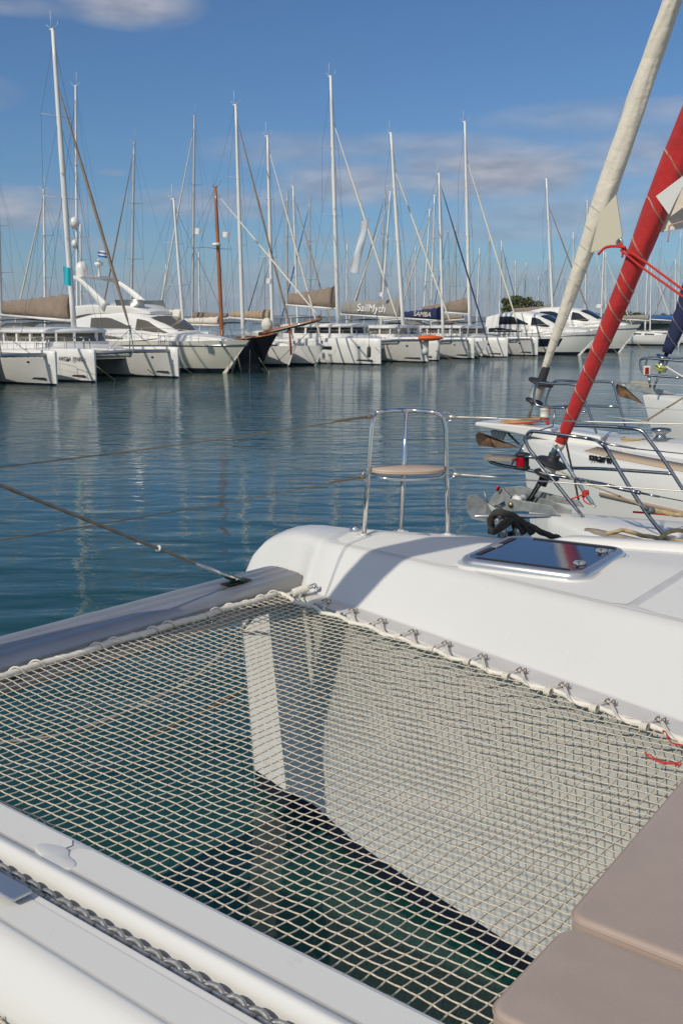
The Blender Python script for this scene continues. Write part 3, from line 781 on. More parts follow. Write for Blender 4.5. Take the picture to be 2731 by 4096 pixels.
# lifelines: two across the bows to the left, two aft along the deck to the right
def lifeline(p0, p1, body=.0032, m=LWIRE, scr=True, d=.01):
    mbx = MB(); pts = sag(p0, p1, d, 24); mbx.tube(pts, body, 6)
    u = (p1-p0).normalized()
    if scr:
        mbx.tube([p0+u*.02, p0+u*.05, p0+u*.16, p0+u*.17, p0+u*.30, p0+u*.31], [.006, .009, .007, .010, .006, .004], 8)
        mbx.lathe(p0, [(0, -.02), (.014, -.012), (.016, 0), (.012, .018), (0, .03)], 12, axis=u)
    return mbx.build('lifeline', m, own)
BW = mat('weathered_wire', (.33, .25, .17), .5, metal=.5)
q1 = at_y(1482, 1655, m1.y)-SB*.0; l1 = at_a(-300, 1903, 4.15)
lifeline(m1-SB*.055, l1, .0034, BW, d=.015)
lifeline(on_leg(f1, b1, 1905)-SB*.055, at_a(-300, 2205, 4.15), .0034, BW, d=.015)
lifeline(m3+Vector((.055, 0, 0)), at_s(2900, 1700, 5.75), .0042, d=.004)
lifeline(on_leg(f3, b3, 1898)+Vector((.055, 0, 0)), at_s(2900, 1975, 5.75), .0042, d=.004)
# pop-up deck light dome, small deck plate
mbp = MB(); c = dpt(1423, 2124); mbp.lathe(c-Vector((0, 0, .003)), [(.040, 0), (.041, .014), (.036, .03), (.022, .042), (0, .047)], 24); mbp.build('deck_fitting', CHROME, own)
mbp = MB(); c = dpt(1690, 2142); mbp.lathe(c, [(.050, 0), (.048, .004), (0, .005)], 24); mbp.build('filler_cap', mat('grey_plastic', (.5, .49, .46), .5), own)

# -------- mooring cleat
cl = dpt(2012, 2148); cL = at_y(1893, 2092, cl.y-.0); cR = at_y(2203, 2112, cl.y)
cz = cl.z+.115
hdir = Vector(((cR-cL).x, (cR-cL).y, 0)); hl = hdir.length; hdir.normalize(); cc_ = Vector(((cL.x+cR.x)/2, (cL.y+cR.y)/2, cz)); cc_.x = (cL.x+cR.x)/2
mbp = MB(); mbp.tube([cc_-hdir*hl/2, cc_-hdir*(hl/2-.01), cc_-hdir*hl*.25, cc_, cc_+hdir*hl*.25, cc_+hdir*(hl/2-.01), cc_+hdir*hl/2], [.002, .010, .016, .018, .016, .010, .002], 14)
cn = Vector((-hdir.y, hdir.x, 0))
for q in (-.052, .052):
    b_ = Vector((cc_.x-.01, cc_.y, 0))+hdir*q
    rows = []
    for z_, w, d_ in ((cl.z-.02, .034, .034), (cl.z+.02, .028, .028), (cz-.03, .022, .022), (cz, .024, .018)):
        rows.append([b_+hdir*math.cos(t_*math.pi/6)*w+cn*math.sin(t_*math.pi/6)*d_+Vector((0, 0, z_)) for t_ in range(12)])
    mbp.grid(rows, 0, True, close_u=True, cap=True)
cleat = mbp.build('mooring_cleat', mat('cast_alu', (.62, .62, .62), .25, metal=.8), own)
BR = mat('black_rope', (.045, .042, .035), .9, bump=('noise', 150, .004), var=.5, vscale=60)
def cp(x, y, d=0.0): return at_y(x, y, cc_.y-d)
mbp = MB()
def rope(pts, r, mbx, tpm=9): twist(bez(pts, 14), r, 12, tpm, mbx, 3)
rope([cp(1965, 2132, -.03), cp(1962, 2085, -.01), cp(1972, 2060, .02), cp(1995, 2050, .04), cp(2030, 2056, .05), cp(2070, 2078, .05), cp(2105, 2105, .05), cp(2130, 2132, .04)], .023, mbp)
rope([cp(1962, 2118, .0), cp(1975, 2125, .05), cp(2000, 2105, .07), cp(2030, 2082, .06), cp(2045, 2078, .05), cp(2070, 2100, .045), cp(2098, 2130, .03)], .021, mbp)
rope([cp(1988, 2122, .06), cp(2010, 2110, .09), cp(2040, 2085, .08), cp(2050, 2070, .05), cp(2040, 2075, .0), cp(2060, 2120, -.04), cp(2045, 2135, -.05), cp(2030, 2134, -.05)], .016, mbp)
rope([cp(2075, 2080, .06), cp(2110, 2100, .06), cp(2145, 2118, .05), cp(2180, 2136, .03), cp(2215, 2148, .0), cp(2232, 2154, -.06), cp(2250, 2190, -.25)], .019, mbp)
o = mbp.build('mooring_rope', BR); tag(o, 'thick black mooring rope knotted round the big deck cleat', 'rope')

# -------- mooring line hanging slack below the net
mbp = MB(); twist(bez([at_z(-120, 2990, .45), at_z(0, 2972, .45), at_z(260, 2935, .45), at_z(500, 2850, .5), at_z(760, 2720, .62), at_z(900, 2600, .85), at_z(960, 2530, 1.1), at_z(1010, 2470, 1.35)], 30), .011, 8, 9, mbp, 3)
o = mbp.build('mooring_rope', mat('grey_rope', (.30, .29, .26), .9, var=.2, vscale=20)); tag(o, 'slack grey mooring rope hanging under the net in front of the bow', 'rope')
mbp = MB(); twist(bez([at_z(540, 2975, .1), at_z(640, 2930, .2), at_z(780, 2860, .3), at_z(900, 2800, .42), at_z(985, 2745, .55), at_z(1040, 2680, .75)], 30), .010, 8, 9, mbp, 3)
o = mbp.build('mooring_rope', mat('brown_rope', (.13, .09, .05), .9, var=.3, vscale=20)); tag(o, 'brown weedy rope under the net running down to the water', 'rope')
# -------- red cord tied to the net
mbp = MB(); RC = mat('red_cord', (.60, .03, .02), .8)
def np_(x, y, h=.012): p = at_z(x, y, 1.54); a, s_ = toas(p); return fs(a, s_, nz_(a, min(s_, edge_s(a)))+h)
for pts in ([(2578, 3018), (2592, 3035), (2620, 3048), (2650, 3056), (2690, 3062), (2715, 3060), (2720, 3068), (2700, 3070)], [(2580, 3026), (2600, 3030), (2625, 3052), (2665, 3062), (2712, 3066)], [(2650, 2944), (2662, 2955), (2668, 2975), (2690, 2995), (2731, 3003)], [(2646, 2950), (2655, 2942), (2664, 2948)]):
    mbp.tube(bez([np_(x, y) for x, y in pts], 6), .0028, 6)
o = mbp.build('cord', RC); tag(o, 'thin red cord tied into the white net near the right edge', 'cord')

# -------- taupe sun cushions
CU = mat('taupe_vinyl', (.42, .325, .265), .62, bump=('weave', 420, .0006), var=.06, vscale=5, sheen=.2, dirt=((.42, .34, .28), 9, .62, .85, .3))
PIPE = mat('cushion_piping', (.42, .31, .25), .6)
def cushion(a1, a0, s0, s1, zb, h, name, label, tilt=0.0):
    root = thing(name, label, 'cushion', fs((a0+a1)/2, (s0+s1)/2, zb), group=None)
    mbx = MB(); rows = []; N = 26
    def outl(ins, z, rc=.05):
        o_ = []
        for (ca_, cs_, t0) in ((a1-ins-rc, s1-ins-rc, 0), (a1-ins-rc, s0+ins+rc, 90), (a0+ins+rc, s0+ins+rc, 180), (a0+ins+rc, s1-ins-rc, 270)):
            pass
        return o_
    # height-field top with rounded edges, plus sides
    def hgt(u, v):
        e = min(u, 1-u)*(a1-a0); f = min(v, 1-v)*(s1-s0); d = min(e, f)
        rr_ = .016; base = h if d > rr_ else h-rr_*.9+math.sqrt(max(0, rr_**2-(rr_-d)**2))*.9
        return base+.008*math.sin(math.pi*u)*math.sin(math.pi*v)+.0035*mnoise.noise(Vector((u*5, v*5, a1)))*min(1, d/.1)
    us = [0, .004, .01, .018, .028, .04]+[.04+.92*i/20 for i in range(1, 20)]+[.96, .972, .982, .99, .996, 1]
    rc = .05
    for u in us:
        r_ = []
        for v in us:
            a = lerp(a0, a1, u); s_ = lerp(s0, s1, v)
            # round plan corners
            da = max(0, rc-min(a-a0, a1-a)); ds = max(0, rc-min(s_-s0, s1-s_))
            if da > 0 and ds > 0:
                L = math.hypot(da, ds); m_ = max(da, ds)
                k_ = m_/L if L else 1
                na, ns_ = da*k_, ds*k_
                a = (a0+rc-na) if a-a0 < a1-a else (a1-rc+na); s_ = (s0+rc-ns_) if s_-s0 < s1-s_ else (s1-rc+ns_)
            r_.append(fs(a+tilt*(s_-s0), s_, zb+hgt(u, v)))
        rows.append(r_)
    mbx.grid(rows, 0, True)
    ring = rows[0]+[r_[-1] for r_ in rows[1:]]+rows[-1][-2::-1]+[r_[0] for r_ in rows[-2:0:-1]]
    low = [Vector((p.x, p.y, zb+.012)) for p in ring]; low2 = [Vector((p.x, p.y, zb)) for p in ring]
    mbx.grid([ring, [p.lerp(q, .5)+((p-root.location)*Vector((1, 1, 0))).normalized()*.004 if False else p.lerp(q, .5) for p, q in zip(ring, low)], low, low2], 0, True, close_u=True)
    mbx.build('cover', CU, root)
    mb2 = MB(); mb2.tube([p+Vector((0, 0, .001)) for p in ring], .0035, 6, closed=True); mb2.tube([p+Vector((0, 0, .006)) for p in low2], .0035, 6, closed=True)
    # stitching
    for k_ in range(0, len(ring)-1):
        p, q = ring[k_], ring[k_+1]
        if (p-q).length < .02: continue
        nn = int((p-q).length/.009)
        for j in range(nn):
            c_ = p.lerp(q, j/nn)-Vector((0, 0, .014)); d_ = (q-p).normalized()
            mb2.tube([c_, c_+d_*.005], .0009, 4)
    mb2.build('piping', PIPE, root)
    return root
cushion(1.105, -.9, 2.30, 3.62, 1.56, .113, 'sun_cushion', 'taupe sun cushion farther from the walkway, its rounded corner resting on the net', tilt=.075)
cushion(1.085, -.9, 1.865, 2.292, 1.56, .092, 'sun_cushion', 'narrow taupe sun cushion beside the white walkway at the bottom right', tilt=.04)
# ================================================================== boats moored opposite
GD = -FW                    # bows of the front row point back towards us
def local_frame(root_loc, rz):
    c, s_ = math.cos(rz), math.sin(rz)
    def tl(p):
        d = Vector(p)-root_loc; return Vector((d.x*c+d.y*s_, -d.x*s_+d.y*c, d.z))
    return tl
def heading_rz(h): return math.atan2(h.y, h.x)
def hull_loft(L, B, fb_bow, fb_mid, fb_st, rake=.0, plumb=True, fine=.12, draft=.35, stations=14, transom=.75, flare=.8, y0=0.0, tuck=0.0):
    """local hull, bow at x=0 -> stern x=-L, returns rows (deck edge to deck edge)"""
    rows = []
    for i in range(stations+1):
        t = i/stations; x = -L*t
        w = B/2*min(1, (math.sin(min(1, t/.62)*math.pi/2)**.75)) if t < .62 else B/2*lerp(1, transom, ((t-.62)/.38)**1.6)
        w = max(w, fine*.5*B*.2 if t == 0 else .03)
        fb = lerp(fb_bow, fb_mid, min(1, t/.55)**.8) if t < .55 else lerp(fb_mid, fb_st, (t-.55)/.45)
        xr = x-rake*(1-t)**3*0
        row = []
        prof = [(1, 1), (.985, .86), (.96, .6), (.90, .33), (.80*flare+.1, .14), (.72*flare+.08, .0), (.45*flare, -draft*.6), (0.02, -draft)]
        for k, (wy, hz) in enumerate(prof):
            z = fb*hz if hz > 0 else hz
            xx = x-(rake*(1-max(0, z)/fb_bow)*(1-t)**2)
            row.append(Vector((xx, y0+w*wy, z)))
        row2 = [Vector((p.x, 2*y0-p.y, p.z)) for p in row[::-1]]
        rows.append(row+row2)
    return rows
def hull_part(root, rows, m, name='hull', boot=BOOT, stripe=None, decks=True):
    mb = MB(); m_ = len(rows[0]); h = m_//2
    def mf(i, j):
        k = j if j < h else m_-2-j
        if k >= 4: return 1
        if stripe is not None and k == 3: return 2
        return 0
    mb.grid(rows, 0, True, mfun=mf)
    # deck + transom
    dk = [[r[0]+Vector((0, 0, 0)), (r[0]+r[-1])/2+Vector((0, 0, .06*abs(r[0].y-r[-1].y)/3)), r[-1]] for r in rows]
    mb.grid(dk, 0, True)
    mb.add(rows[-1], [list(range(m_))], 0, False); mb.add(rows[0], [list(range(m_))], 0, False)
    return mb.build(name, [m, boot, stripe or m], root, world=False)
def house(root, st, m, name='cabin', n=5, parent=None):
    """st: list of (x, half_bottom, half_top, z_bottom, z_top); rounded shoulders"""
    rows = []
    for (x, hb_, ht, zb, zt) in st:
        r = []
        for sgn in (1, -1):
            seg = [Vector((x, hb_, zb)), Vector((x, lerp(hb_, ht, .85), lerp(zb, zt, .80))), Vector((x, lerp(hb_, ht, .97)*.985, lerp(zb, zt, .93))), Vector((x, ht*.90, zt)), Vector((x, ht*.5, zt+.05*ht)), Vector((x, 0, zt+.07*ht))]
            r += seg if sgn == 1 else [Vector((p.x, -p.y, p.z)) for p in seg[:-1]][::-1]
        rows.append(r)
    mb = MB(); mb.grid(rows, 0, True); k = len(rows[0])
    mb.add(rows[0], [list(range(k))], 0, True); mb.add(rows[-1], [list(range(k))], 0, False)
    return mb.build(name, m, parent or root, world=False)
def side_windows(root, st, cuts, v0, v1, m, name='window', off=.012, taper=0.0, par=None, sides=(1, -1)):
    def at(x):
        for a, b_ in zip(st, st[1:]):
            lo, hi = min(a[0], b_[0]), max(a[0], b_[0])
            if lo <= x <= hi:
                t = (x-a[0])/(b_[0]-a[0]) if b_[0] != a[0] else 0
                return [lerp(p, q, t) for p, q in zip(a, b_)]
        return list(st[-1])
    for (x0, x1) in cuts:
        for sgn in sides:
            mb = MB(); rows = []; n = 8
            for i in range(n+1):
                t = i/n; x = lerp(x0, x1, t); s_ = at(x)
                e = (1-abs(2*t-1)**4)*1.0 if taper else 1
                vv1 = lerp(v0+.15*(v1-v0), v1, min(1, (t*taper if taper > 0 else 1))) if taper else v1
                r = []
                for v in (v0, (v0+vv1)/2, vv1):
                    y = lerp(s_[1], s_[2], v/.8*.85) + off; r.append(Vector((x, sgn*y, lerp(s_[3], s_[4], v))))
                rows.append(r)
            inner = [[Vector((p.x, p.y-sgn*.03, p.z)) for p in r] for r in rows]
            mb.grid(rows, 0, True); mb.grid(inner, 0, True)
            ring = rows[0]+[r[-1] for r in rows[1:]]+rows[-1][-2::-1]+[r[0] for r in rows[-2:0:-1]]
            rin = inner[0]+[r[-1] for r in inner[1:]]+inner[-1][-2::-1]+[r[0] for r in inner[-2:0:-1]]
            mb.grid([ring, rin], 0, False, close_u=True)
            mb.build(name, m, par or root, world=False)
def mast_rig(root, base, top, r=.10, m=MASTW, spreaders=(.42, .72), swid=1.1, chain_y=1.6, fore=None, fore_frac=.88, aft=None, jib=None, jib_r=.085, chain_x=-.4, antenna=True, wire=.011, extra=True, jibside=None):
    base = Vector(base); top = Vector(top); ax_ = (top-base)
    mb = MB(); n = 10
    mb.tube([base.lerp(top, i/n) for i in range(n+1)], [r*(1 if i < n*.6 else lerp(1, .62, (i/n-.6)/.4)) for i in range(n+1)], 10)
    mast = mb.build('mast', m, root, world=False)
    tips = []
    for f in spreaders:
        c = base.lerp(top, f); sw = swid*(1.0 if f < .55 else .8)
        mb = MB(); L = c+Vector((-.25, sw, .06)); Rr = c+Vector((-.25, -sw, .06))
        mb.tube([L, c, Rr], [.022, .035, .022], 6, flat=.6); mb.build('spreader', m, mast, world=False)
        tips.append((L, Rr))
    if antenna:
        mb = MB(); mb.box(top+Vector((-.05, 0, .03)), (.35, .12, .06)); mb.tube([top+Vector((-.15, 0, 0)), top+Vector((-.18, .02, 1.0))], .012, 5)
        mb.tube([top+Vector((.1, 0, .05)), top+Vector((.45, .02, .22)), top+Vector((.45, .02, .32))], .012, 5); mb.tube([top+Vector((-.1, 0, .05)), top+Vector((-.3, -.2, .25))], .012, 5)
        mb.lathe(top+Vector((.45, .02, .34)), [(0, 0), (.07, .02), (0, .04)], 6)
        mb.build('masthead_antenna', m, mast, world=False)
    mb = MB(); zc = lambda y: Vector((base.x+chain_x, y, base.z*.0+CHZ[0]))
    hound = base.lerp(top, fore_frac)
    for sgn, idx in ((1, 0), (-1, 1)):
        path = [zc(chain_y*sgn)]+[t_[idx] for t_ in tips]+[base.lerp(top, .97)]
        mb.tube(path, wire, 4, cap=False)
        if tips:
            mb.tube([zc(chain_y*sgn)+Vector((-.3, 0, 0)), base.lerp(top, spreaders[0])], wire*.9, 4, cap=False)
            if len(tips) > 1: mb.tube([tips[0][idx], base.lerp(top, spreaders[1])], wire*.9, 4, cap=False)
    if aft is not None:
        aft = Vector(aft); mb.tube([aft, top], wire, 4, cap=False); 
    mb.tube([base+Vector((.12, .08, .8)), top+Vector((.1, .05, -.2))], wire*.8, 4, cap=False)
    mb.tube([base+Vector((-.2, .1, 1.0)), top+Vector((-.25, .05, -.1))], wire*.8, 4, cap=False)
    mb.build('rigging', WIRE, root, world=False)
    if fore is not None:
        fore = Vector(fore)
        if jib is not None:
            mb = MB(); n = 24; j0 = fore.lerp(hound, .045)
            mb.tube([fore.lerp(hound, .02)]+[j0.lerp(fore.lerp(hound, .93), i/n) for i in range(n+1)]+[fore.lerp(hound, .95)], [.02]+[jib_r*(lerp(.7, 1, min(1, i/4)) if i < 14 else lerp(1, .45, (i-14)/10))*(1+.06*math.sin(i*2.1)) for i in range(n+1)]+[.02], 8)
            mb.build('furled_jib', jib, root, world=False)
        mb = MB(); mb.tube([fore, hound], .014, 5, cap=False)
        if jib is not None: mb.lathe(fore.lerp(hound, .012), [(0, -.08), (.13, -.08), (.06, -.04), (.06, .04), (.13, .08), (0, .08)], 10)
        mb.build('forestay', WIRE, root, world=False)
    return mast
CHZ = [1.4]
def boom_cover(root, p0, p1, h0, h1, m, thick=.22, boomm=MASTW, name='sail_cover', text=None, tm=None, tsize=.6, tx=.45):
    p0 = Vector(p0); p1 = Vector(p1)
    mb = MB(); mb.tube([p0, p1], [.10, .085], 10); bo = mb.build('boom', boomm, root, world=False)
    mb = MB(); rows = []; n = 22
    sd_ = random.random()*50
    for i in range(n+1):
        t = i/n; c = p0.lerp(p1, .02+.93*t); h = lerp(h0, h1, t**.8)*(1+.05*math.sin(i*1.9+sd_)); th = thick*lerp(1, .7, t)
        z0 = .08
        r = []
        for (yy, zz) in ((-.5, 0), (-.95, .25), (-.9, .5), (-.55, .8), (-.12, 1.0), (.12, 1.0), (.55, .8), (.9, .5), (.95, .25), (.5, 0)):
            w_ = 1+.14*mnoise.noise(Vector((t*9+sd_, yy*2, zz*3)))
            r.append(c+Vector((0, yy*th*w_, z0+zz*h)))
        rows.append(r)
    mb.grid(rows, 0, True, close_u=True, cap=True)
    cv = mb.build(name, m, bo, world=False)
    if text:
        c = p0.lerp(p1, tx); hh = lerp(h0, h1, tx**.8)
        X = (p0-p1).normalized(); M_ = frame(c+Vector((0, -thick*1.03, .10+hh*.44)), X, Vector((0, .25, 1)).normalized())
        text_mesh('lettering', text, M_, tsize, tm, cv, depth=.01, world=False)
    return bo
def rail(root, pts, h=.62, nst=6, r=.013, name='guardrail', m=LWIRE, mid=True):
    mb = MB(); P = [Vector(p) for p in pts]
    cum = [0]
    for a, b_ in zip(P, P[1:]): cum.append(cum[-1]+(b_-a).length)
    def atl(d):
        for i in range(len(P)-1):
            if d <= cum[i+1]+1e-6: return P[i].lerp(P[i+1], (d-cum[i])/(cum[i+1]-cum[i]))
        return P[-1]
    up = Vector((0, 0, h)); mb.tube([p+up for p in P], r, 5)
    if mid: mb.tube([p+up*.52 for p in P], r*.6, 4)
    for i in range(nst+1):
        p = atl(cum[-1]*i/nst); mb.tube([p, p+up], r*1.1, 5)
    return mb.build(name, m, root, world=False)
def plan_extrude(root, plan, levels, m, name, cap=True):
    """plan(scale)->list of (x,y); levels (z, inset)"""
    mb = MB(); rows = [[Vector((x, y, z)) for x, y in plan(ins)] for z, ins in levels]
    mb.grid(rows, 0, True, close_u=True); k = len(rows[0])
    if cap: mb.add(rows[-1], [list(range(k))], 0, True); mb.add(rows[0], [list(range(k))], 0, False)
    return mb.build(name, m, root, world=False)

def catamaran(label, origin, hd, masttop=None, mastx=-6.2, mastdy=0.0, L=12.5, beam=7.0, jib=TAUPE, cover=TAUPE, ctext=None, ctm=None, ctsize=.6, portlight=True, mat_h=GELF, band=False, hb=1.75, name_text=None, bimini=True, group=None, boomz=3.35, jibr=.09, covh=(1.05, .35), boomL=5.6):
    rz = heading_rz(hd); root = thing('moored_catamaran', label, 'catamaran', (origin.x, origin.y, 0), rz, group)
    tl = local_frame(Vector((origin.x, origin.y, 0)), rz)
    yo = beam/2-.62
    for sgn in (1, -1):
        rows = []
        yc = sgn*yo
        for (x, wt, wm, ww, fb) in ((0, .05, .045, .03, hb-.06), (-.05, .10, .08, .05, hb), (-.4, .20, .16, .09, hb+.01), (-1.2, .38, .32, .20, hb+.02), (-2.4, .55, .48, .34, hb), (-4, .66, .62, .46, hb-.03), (-7, .72, .70, .54, hb-.08), (-10, .70, .68, .52, hb-.15), (-11.4, .66, .62, .48, hb-.25), (-11.45, .6, .6, .45, .75), (-12.3, .55, .55, .42, .45)):
            x *= L/12.5; out = sgn*.12*min(1, abs(x)/3)
            prof = [(wt-.05, fb), (wt, fb-.07), (wt, fb*.72), (wm, fb*.42), (lerp(wm, ww, .6), .24), (ww, .10), (ww*.8, -.1), (0.01, -.5)]
            r = [Vector((x, yc+w, z)) for w, z in prof]+[Vector((x, yc-w, z)) for w, z in prof[::-1]]
            rows.append(r)
        mb = MB(); m_ = 16
        mb.grid(rows, 0, True, close_u=True, mfun=lambda i, j: 1 if j in (5, 6, 7, 8, 9) else (2 if (j in (4, 10)) and 2 <= i <= 8 else 0))
        mb.add(rows[0], [list(range(m_))], 0, False); mb.add(rows[-1], [list(range(m_))], 0, False)
        h = mb.build('hull', [mat_h, BOOT, mat_h], root, world=False)
        if portlight:
            mb = MB(); mb.box((-4.6*L/12.5, yc-.655 if True else 0, hb*.62), (1.15 if not band else 1.9, .05, .24), ch=.02); mb.build('portlight', BLACKW, h, world=False)
            mb = MB(); mb.box((-1.75, yc-.43, hb*.66), (.22, .06, .12), ch=.02); mb.build('portlight', BLACKW, h, world=False)
        mb = MB(); mb.box((-2.1, yc-.335, .34), (3.0, .015, .10), rot=Matrix.Rotation(R(3.2), 3, 'Z').to_quaternion()); mb.build('name_stripe', STRIPE, h, world=False)
        if name_text and sgn == -1:
            M_ = frame(Vector((-1.42, yc-.47, hb*.70)), Vector((1, .13, 0)).normalized(), Vector((0, .02, 1)))
            text_mesh('lettering', name_text, M_, .30, mat('grey_letters', (.16, .15, .14), .5), h, depth=.012, world=False, xs=1.15)
        # pulpit
        rail(root, [(-2.0, yc+.3*sgn, hb), (-.5, yc+.12*sgn, hb), (-.45, yc-.12*sgn, hb), (-1.2, yc-.25*sgn, hb)], .62, 4, .016, 'pulpit', DCHROME)
        rail(root, [(-2.0, yc+.42*sgn, hb), (-5, yc+.62*sgn, hb-.05), (-9.5, yc+.6*sgn, hb-.15)], .62, 6, .009, 'guardrail')
    # bridge deck + walkway + beam
    house(root, [(-3.9, yo-.2, yo-.2, 1.05, hb-.25), (-4.1, yo, yo, .75, hb-.02), (-10.5, yo, yo, .65, hb-.12)], mat_h, 'bridge_deck')
    mb = MB(); mb.tube([(-.55, -yo, hb-.22), (-.55, 0, hb-.18), (-.55, yo, hb-.22)], .10, 10); mb.build('crossbeam', ALU, root, world=False)
    mb = MB(); rows = []
    for (x, w, z0, z1) in ((-.45, .05, hb-.25, hb-.12), (-.7, .16, hb-.5, hb-.10), (-2.2, .28, hb-.55, hb-.08), (-4.1, .40, hb-.6, hb-.05)):
        rows.append([Vector((x, w, z1)), Vector((x, w*.9, lerp(z0, z1, .4))), Vector((x, w*.4, z0)), Vector((x, -w*.4, z0)), Vector((x, -w*.9, lerp(z0, z1, .4))), Vector((x, -w, z1))])
    mb.grid(rows, 0, True, close_u=True, cap=True); mb.build('walkway', mat_h, root, world=False)
    mb = MB()
    for sgn in (1, -1):
        for q in range(24): mb.tube([(-.65, sgn*(.3+q*(yo-.75)/23), hb-.18), (-4.0, sgn*(.3+q*(yo-.75)/23), hb-.12)], .009, 3)
        for q in range(34): mb.tube([(-.7-q*.1, sgn*.3, hb-.16), (-.7-q*.1, sgn*(yo-.45), hb-.16)], .009, 3)
    mb.build('trampoline_net', mat('net_far', (.42, .40, .35), .9), root, world=False)
    mb = MB()
    for sgn in (1, -1): mb.tube([(-.5, sgn*yo*.62, hb-.16), (-.55, 0, hb+1.05)], .016, 6)
    mb.tube([(-.55, .14, hb-.1), (-.6, .02, hb+1.0)], .03, 6); mb.tube([(-.55, -.14, hb-.1), (-.6, -.02, hb+1.0)], .03, 6)
    mb.build('bridle', CHROME, root, world=False)
    # coachroof with wrap-round windows
    def plan(x0, x1, w, nose):
        def f(ins):
            o_ = []
            for i in range(17):
                t_ = -math.pi/2+math.pi*i/16; o_.append((x0-nose+(nose-ins)*math.cos(t_)**.8 if abs(math.cos(t_)) > 1e-6 else x0-nose, (w-ins)*math.sin(t_)))
            o_ += [(x1+ins, w-ins), (x1+ins, -(w-ins))]; return o_
        return f
    pw = beam/2-1.15
    zc_ = hb+.02
    plan_extrude(root, plan(-4.3, -10.2, pw, 1.9), [(zc_-.3, -.05), (zc_+.22, .0), (zc_+.30, .03)], mat_h, 'cabin_base')
    plan_extrude(root, plan(-4.42, -10.1, pw-.05, 1.9), [(zc_+.28, .02), (zc_+.80, .26)], TINT if mat_h is GELF and not band else BLACKW, 'cabin_window')
    plan_extrude(root, plan(-4.35, -10.6, pw+.15, 2.1), [(zc_+.76, .30), (zc_+.80, .10), (zc_+.92, .12), (zc_+1.02, .35), (zc_+1.07, .9), (zc_+1.09, 1.6)], mat_h, 'cabin_roof')
    for ang in (-70, -48, -20, 20, 48, 70):
        mb = MB(); t_ = R(ang); x = -4.42-1.9+1.9*math.cos(t_)**.8; y = (pw-.05)*math.sin(t_)
        mb.box((x-.08, y*.96, zc_+.54), (.16, .12, .56), rot=Matrix.Rotation(t_, 3, 'Z').to_quaternion()); mb.build('window_post', mat_h, root, world=False)
    for x in (-6.6, -7.9, -9.2):
        for sg in (1, -1): mb = MB(); mb.box((x, sg*(pw-.15), zc_+.54), (.16, .16, .56)); mb.build('window_post', mat_h, root, world=False)
    if bimini:
        mb = MB(); rows = [[Vector((x, y, zc_+1.62-.08*(y/pw)**2-.02*abs(x+10.6))) for y in (-pw, -pw*.5, 0, pw*.5, pw)] for x in (-9.4, -10.6, -12)]
        lowr = [[p-Vector((0, 0, .06)) for p in r] for r in rows]
        mb.grid(rows, 0, True); mb.grid(lowr, 0, True)
        for x in (-9.4, -12):
            for y in (-pw, pw): mb.tube([(x, y, zc_+1.5), (x+.2, y, zc_-.2)], .025, 6)
        mb.build('bimini', GREYC if not band else mat_h, root, world=False)
    # rig
    base = Vector((mastx, mastdy, zc_+.95))
    if masttop is not None:
        CHZ[0] = hb
        T = tl(masttop)
        mast_rig(root, base, T, .165, MASTW, (.45, .72), 1.25, beam/2-.5, fore=(-.6, 0, hb+1.0), fore_frac=.84, jib=jib, jib_r=jibr, chain_x=-1.0)
    if cover is not None:
        p0 = Vector((mastx-.15, 0, boomz)); boom_cover(root, p0, p0+Vector((-boomL, 0, .35)), covh[0], covh[1], cover, .24, text=ctext, tm=ctm, tsize=ctsize)
    return root
def px_origin(px, a, off):
    """bow point of a boat whose mast stands at photo column px on the line a"""
    p = at_a(px, 1285, a); return Vector((p.x, p.y, 0))+off
def mast_top(px, py, base): return at_y(px, py, base.y)

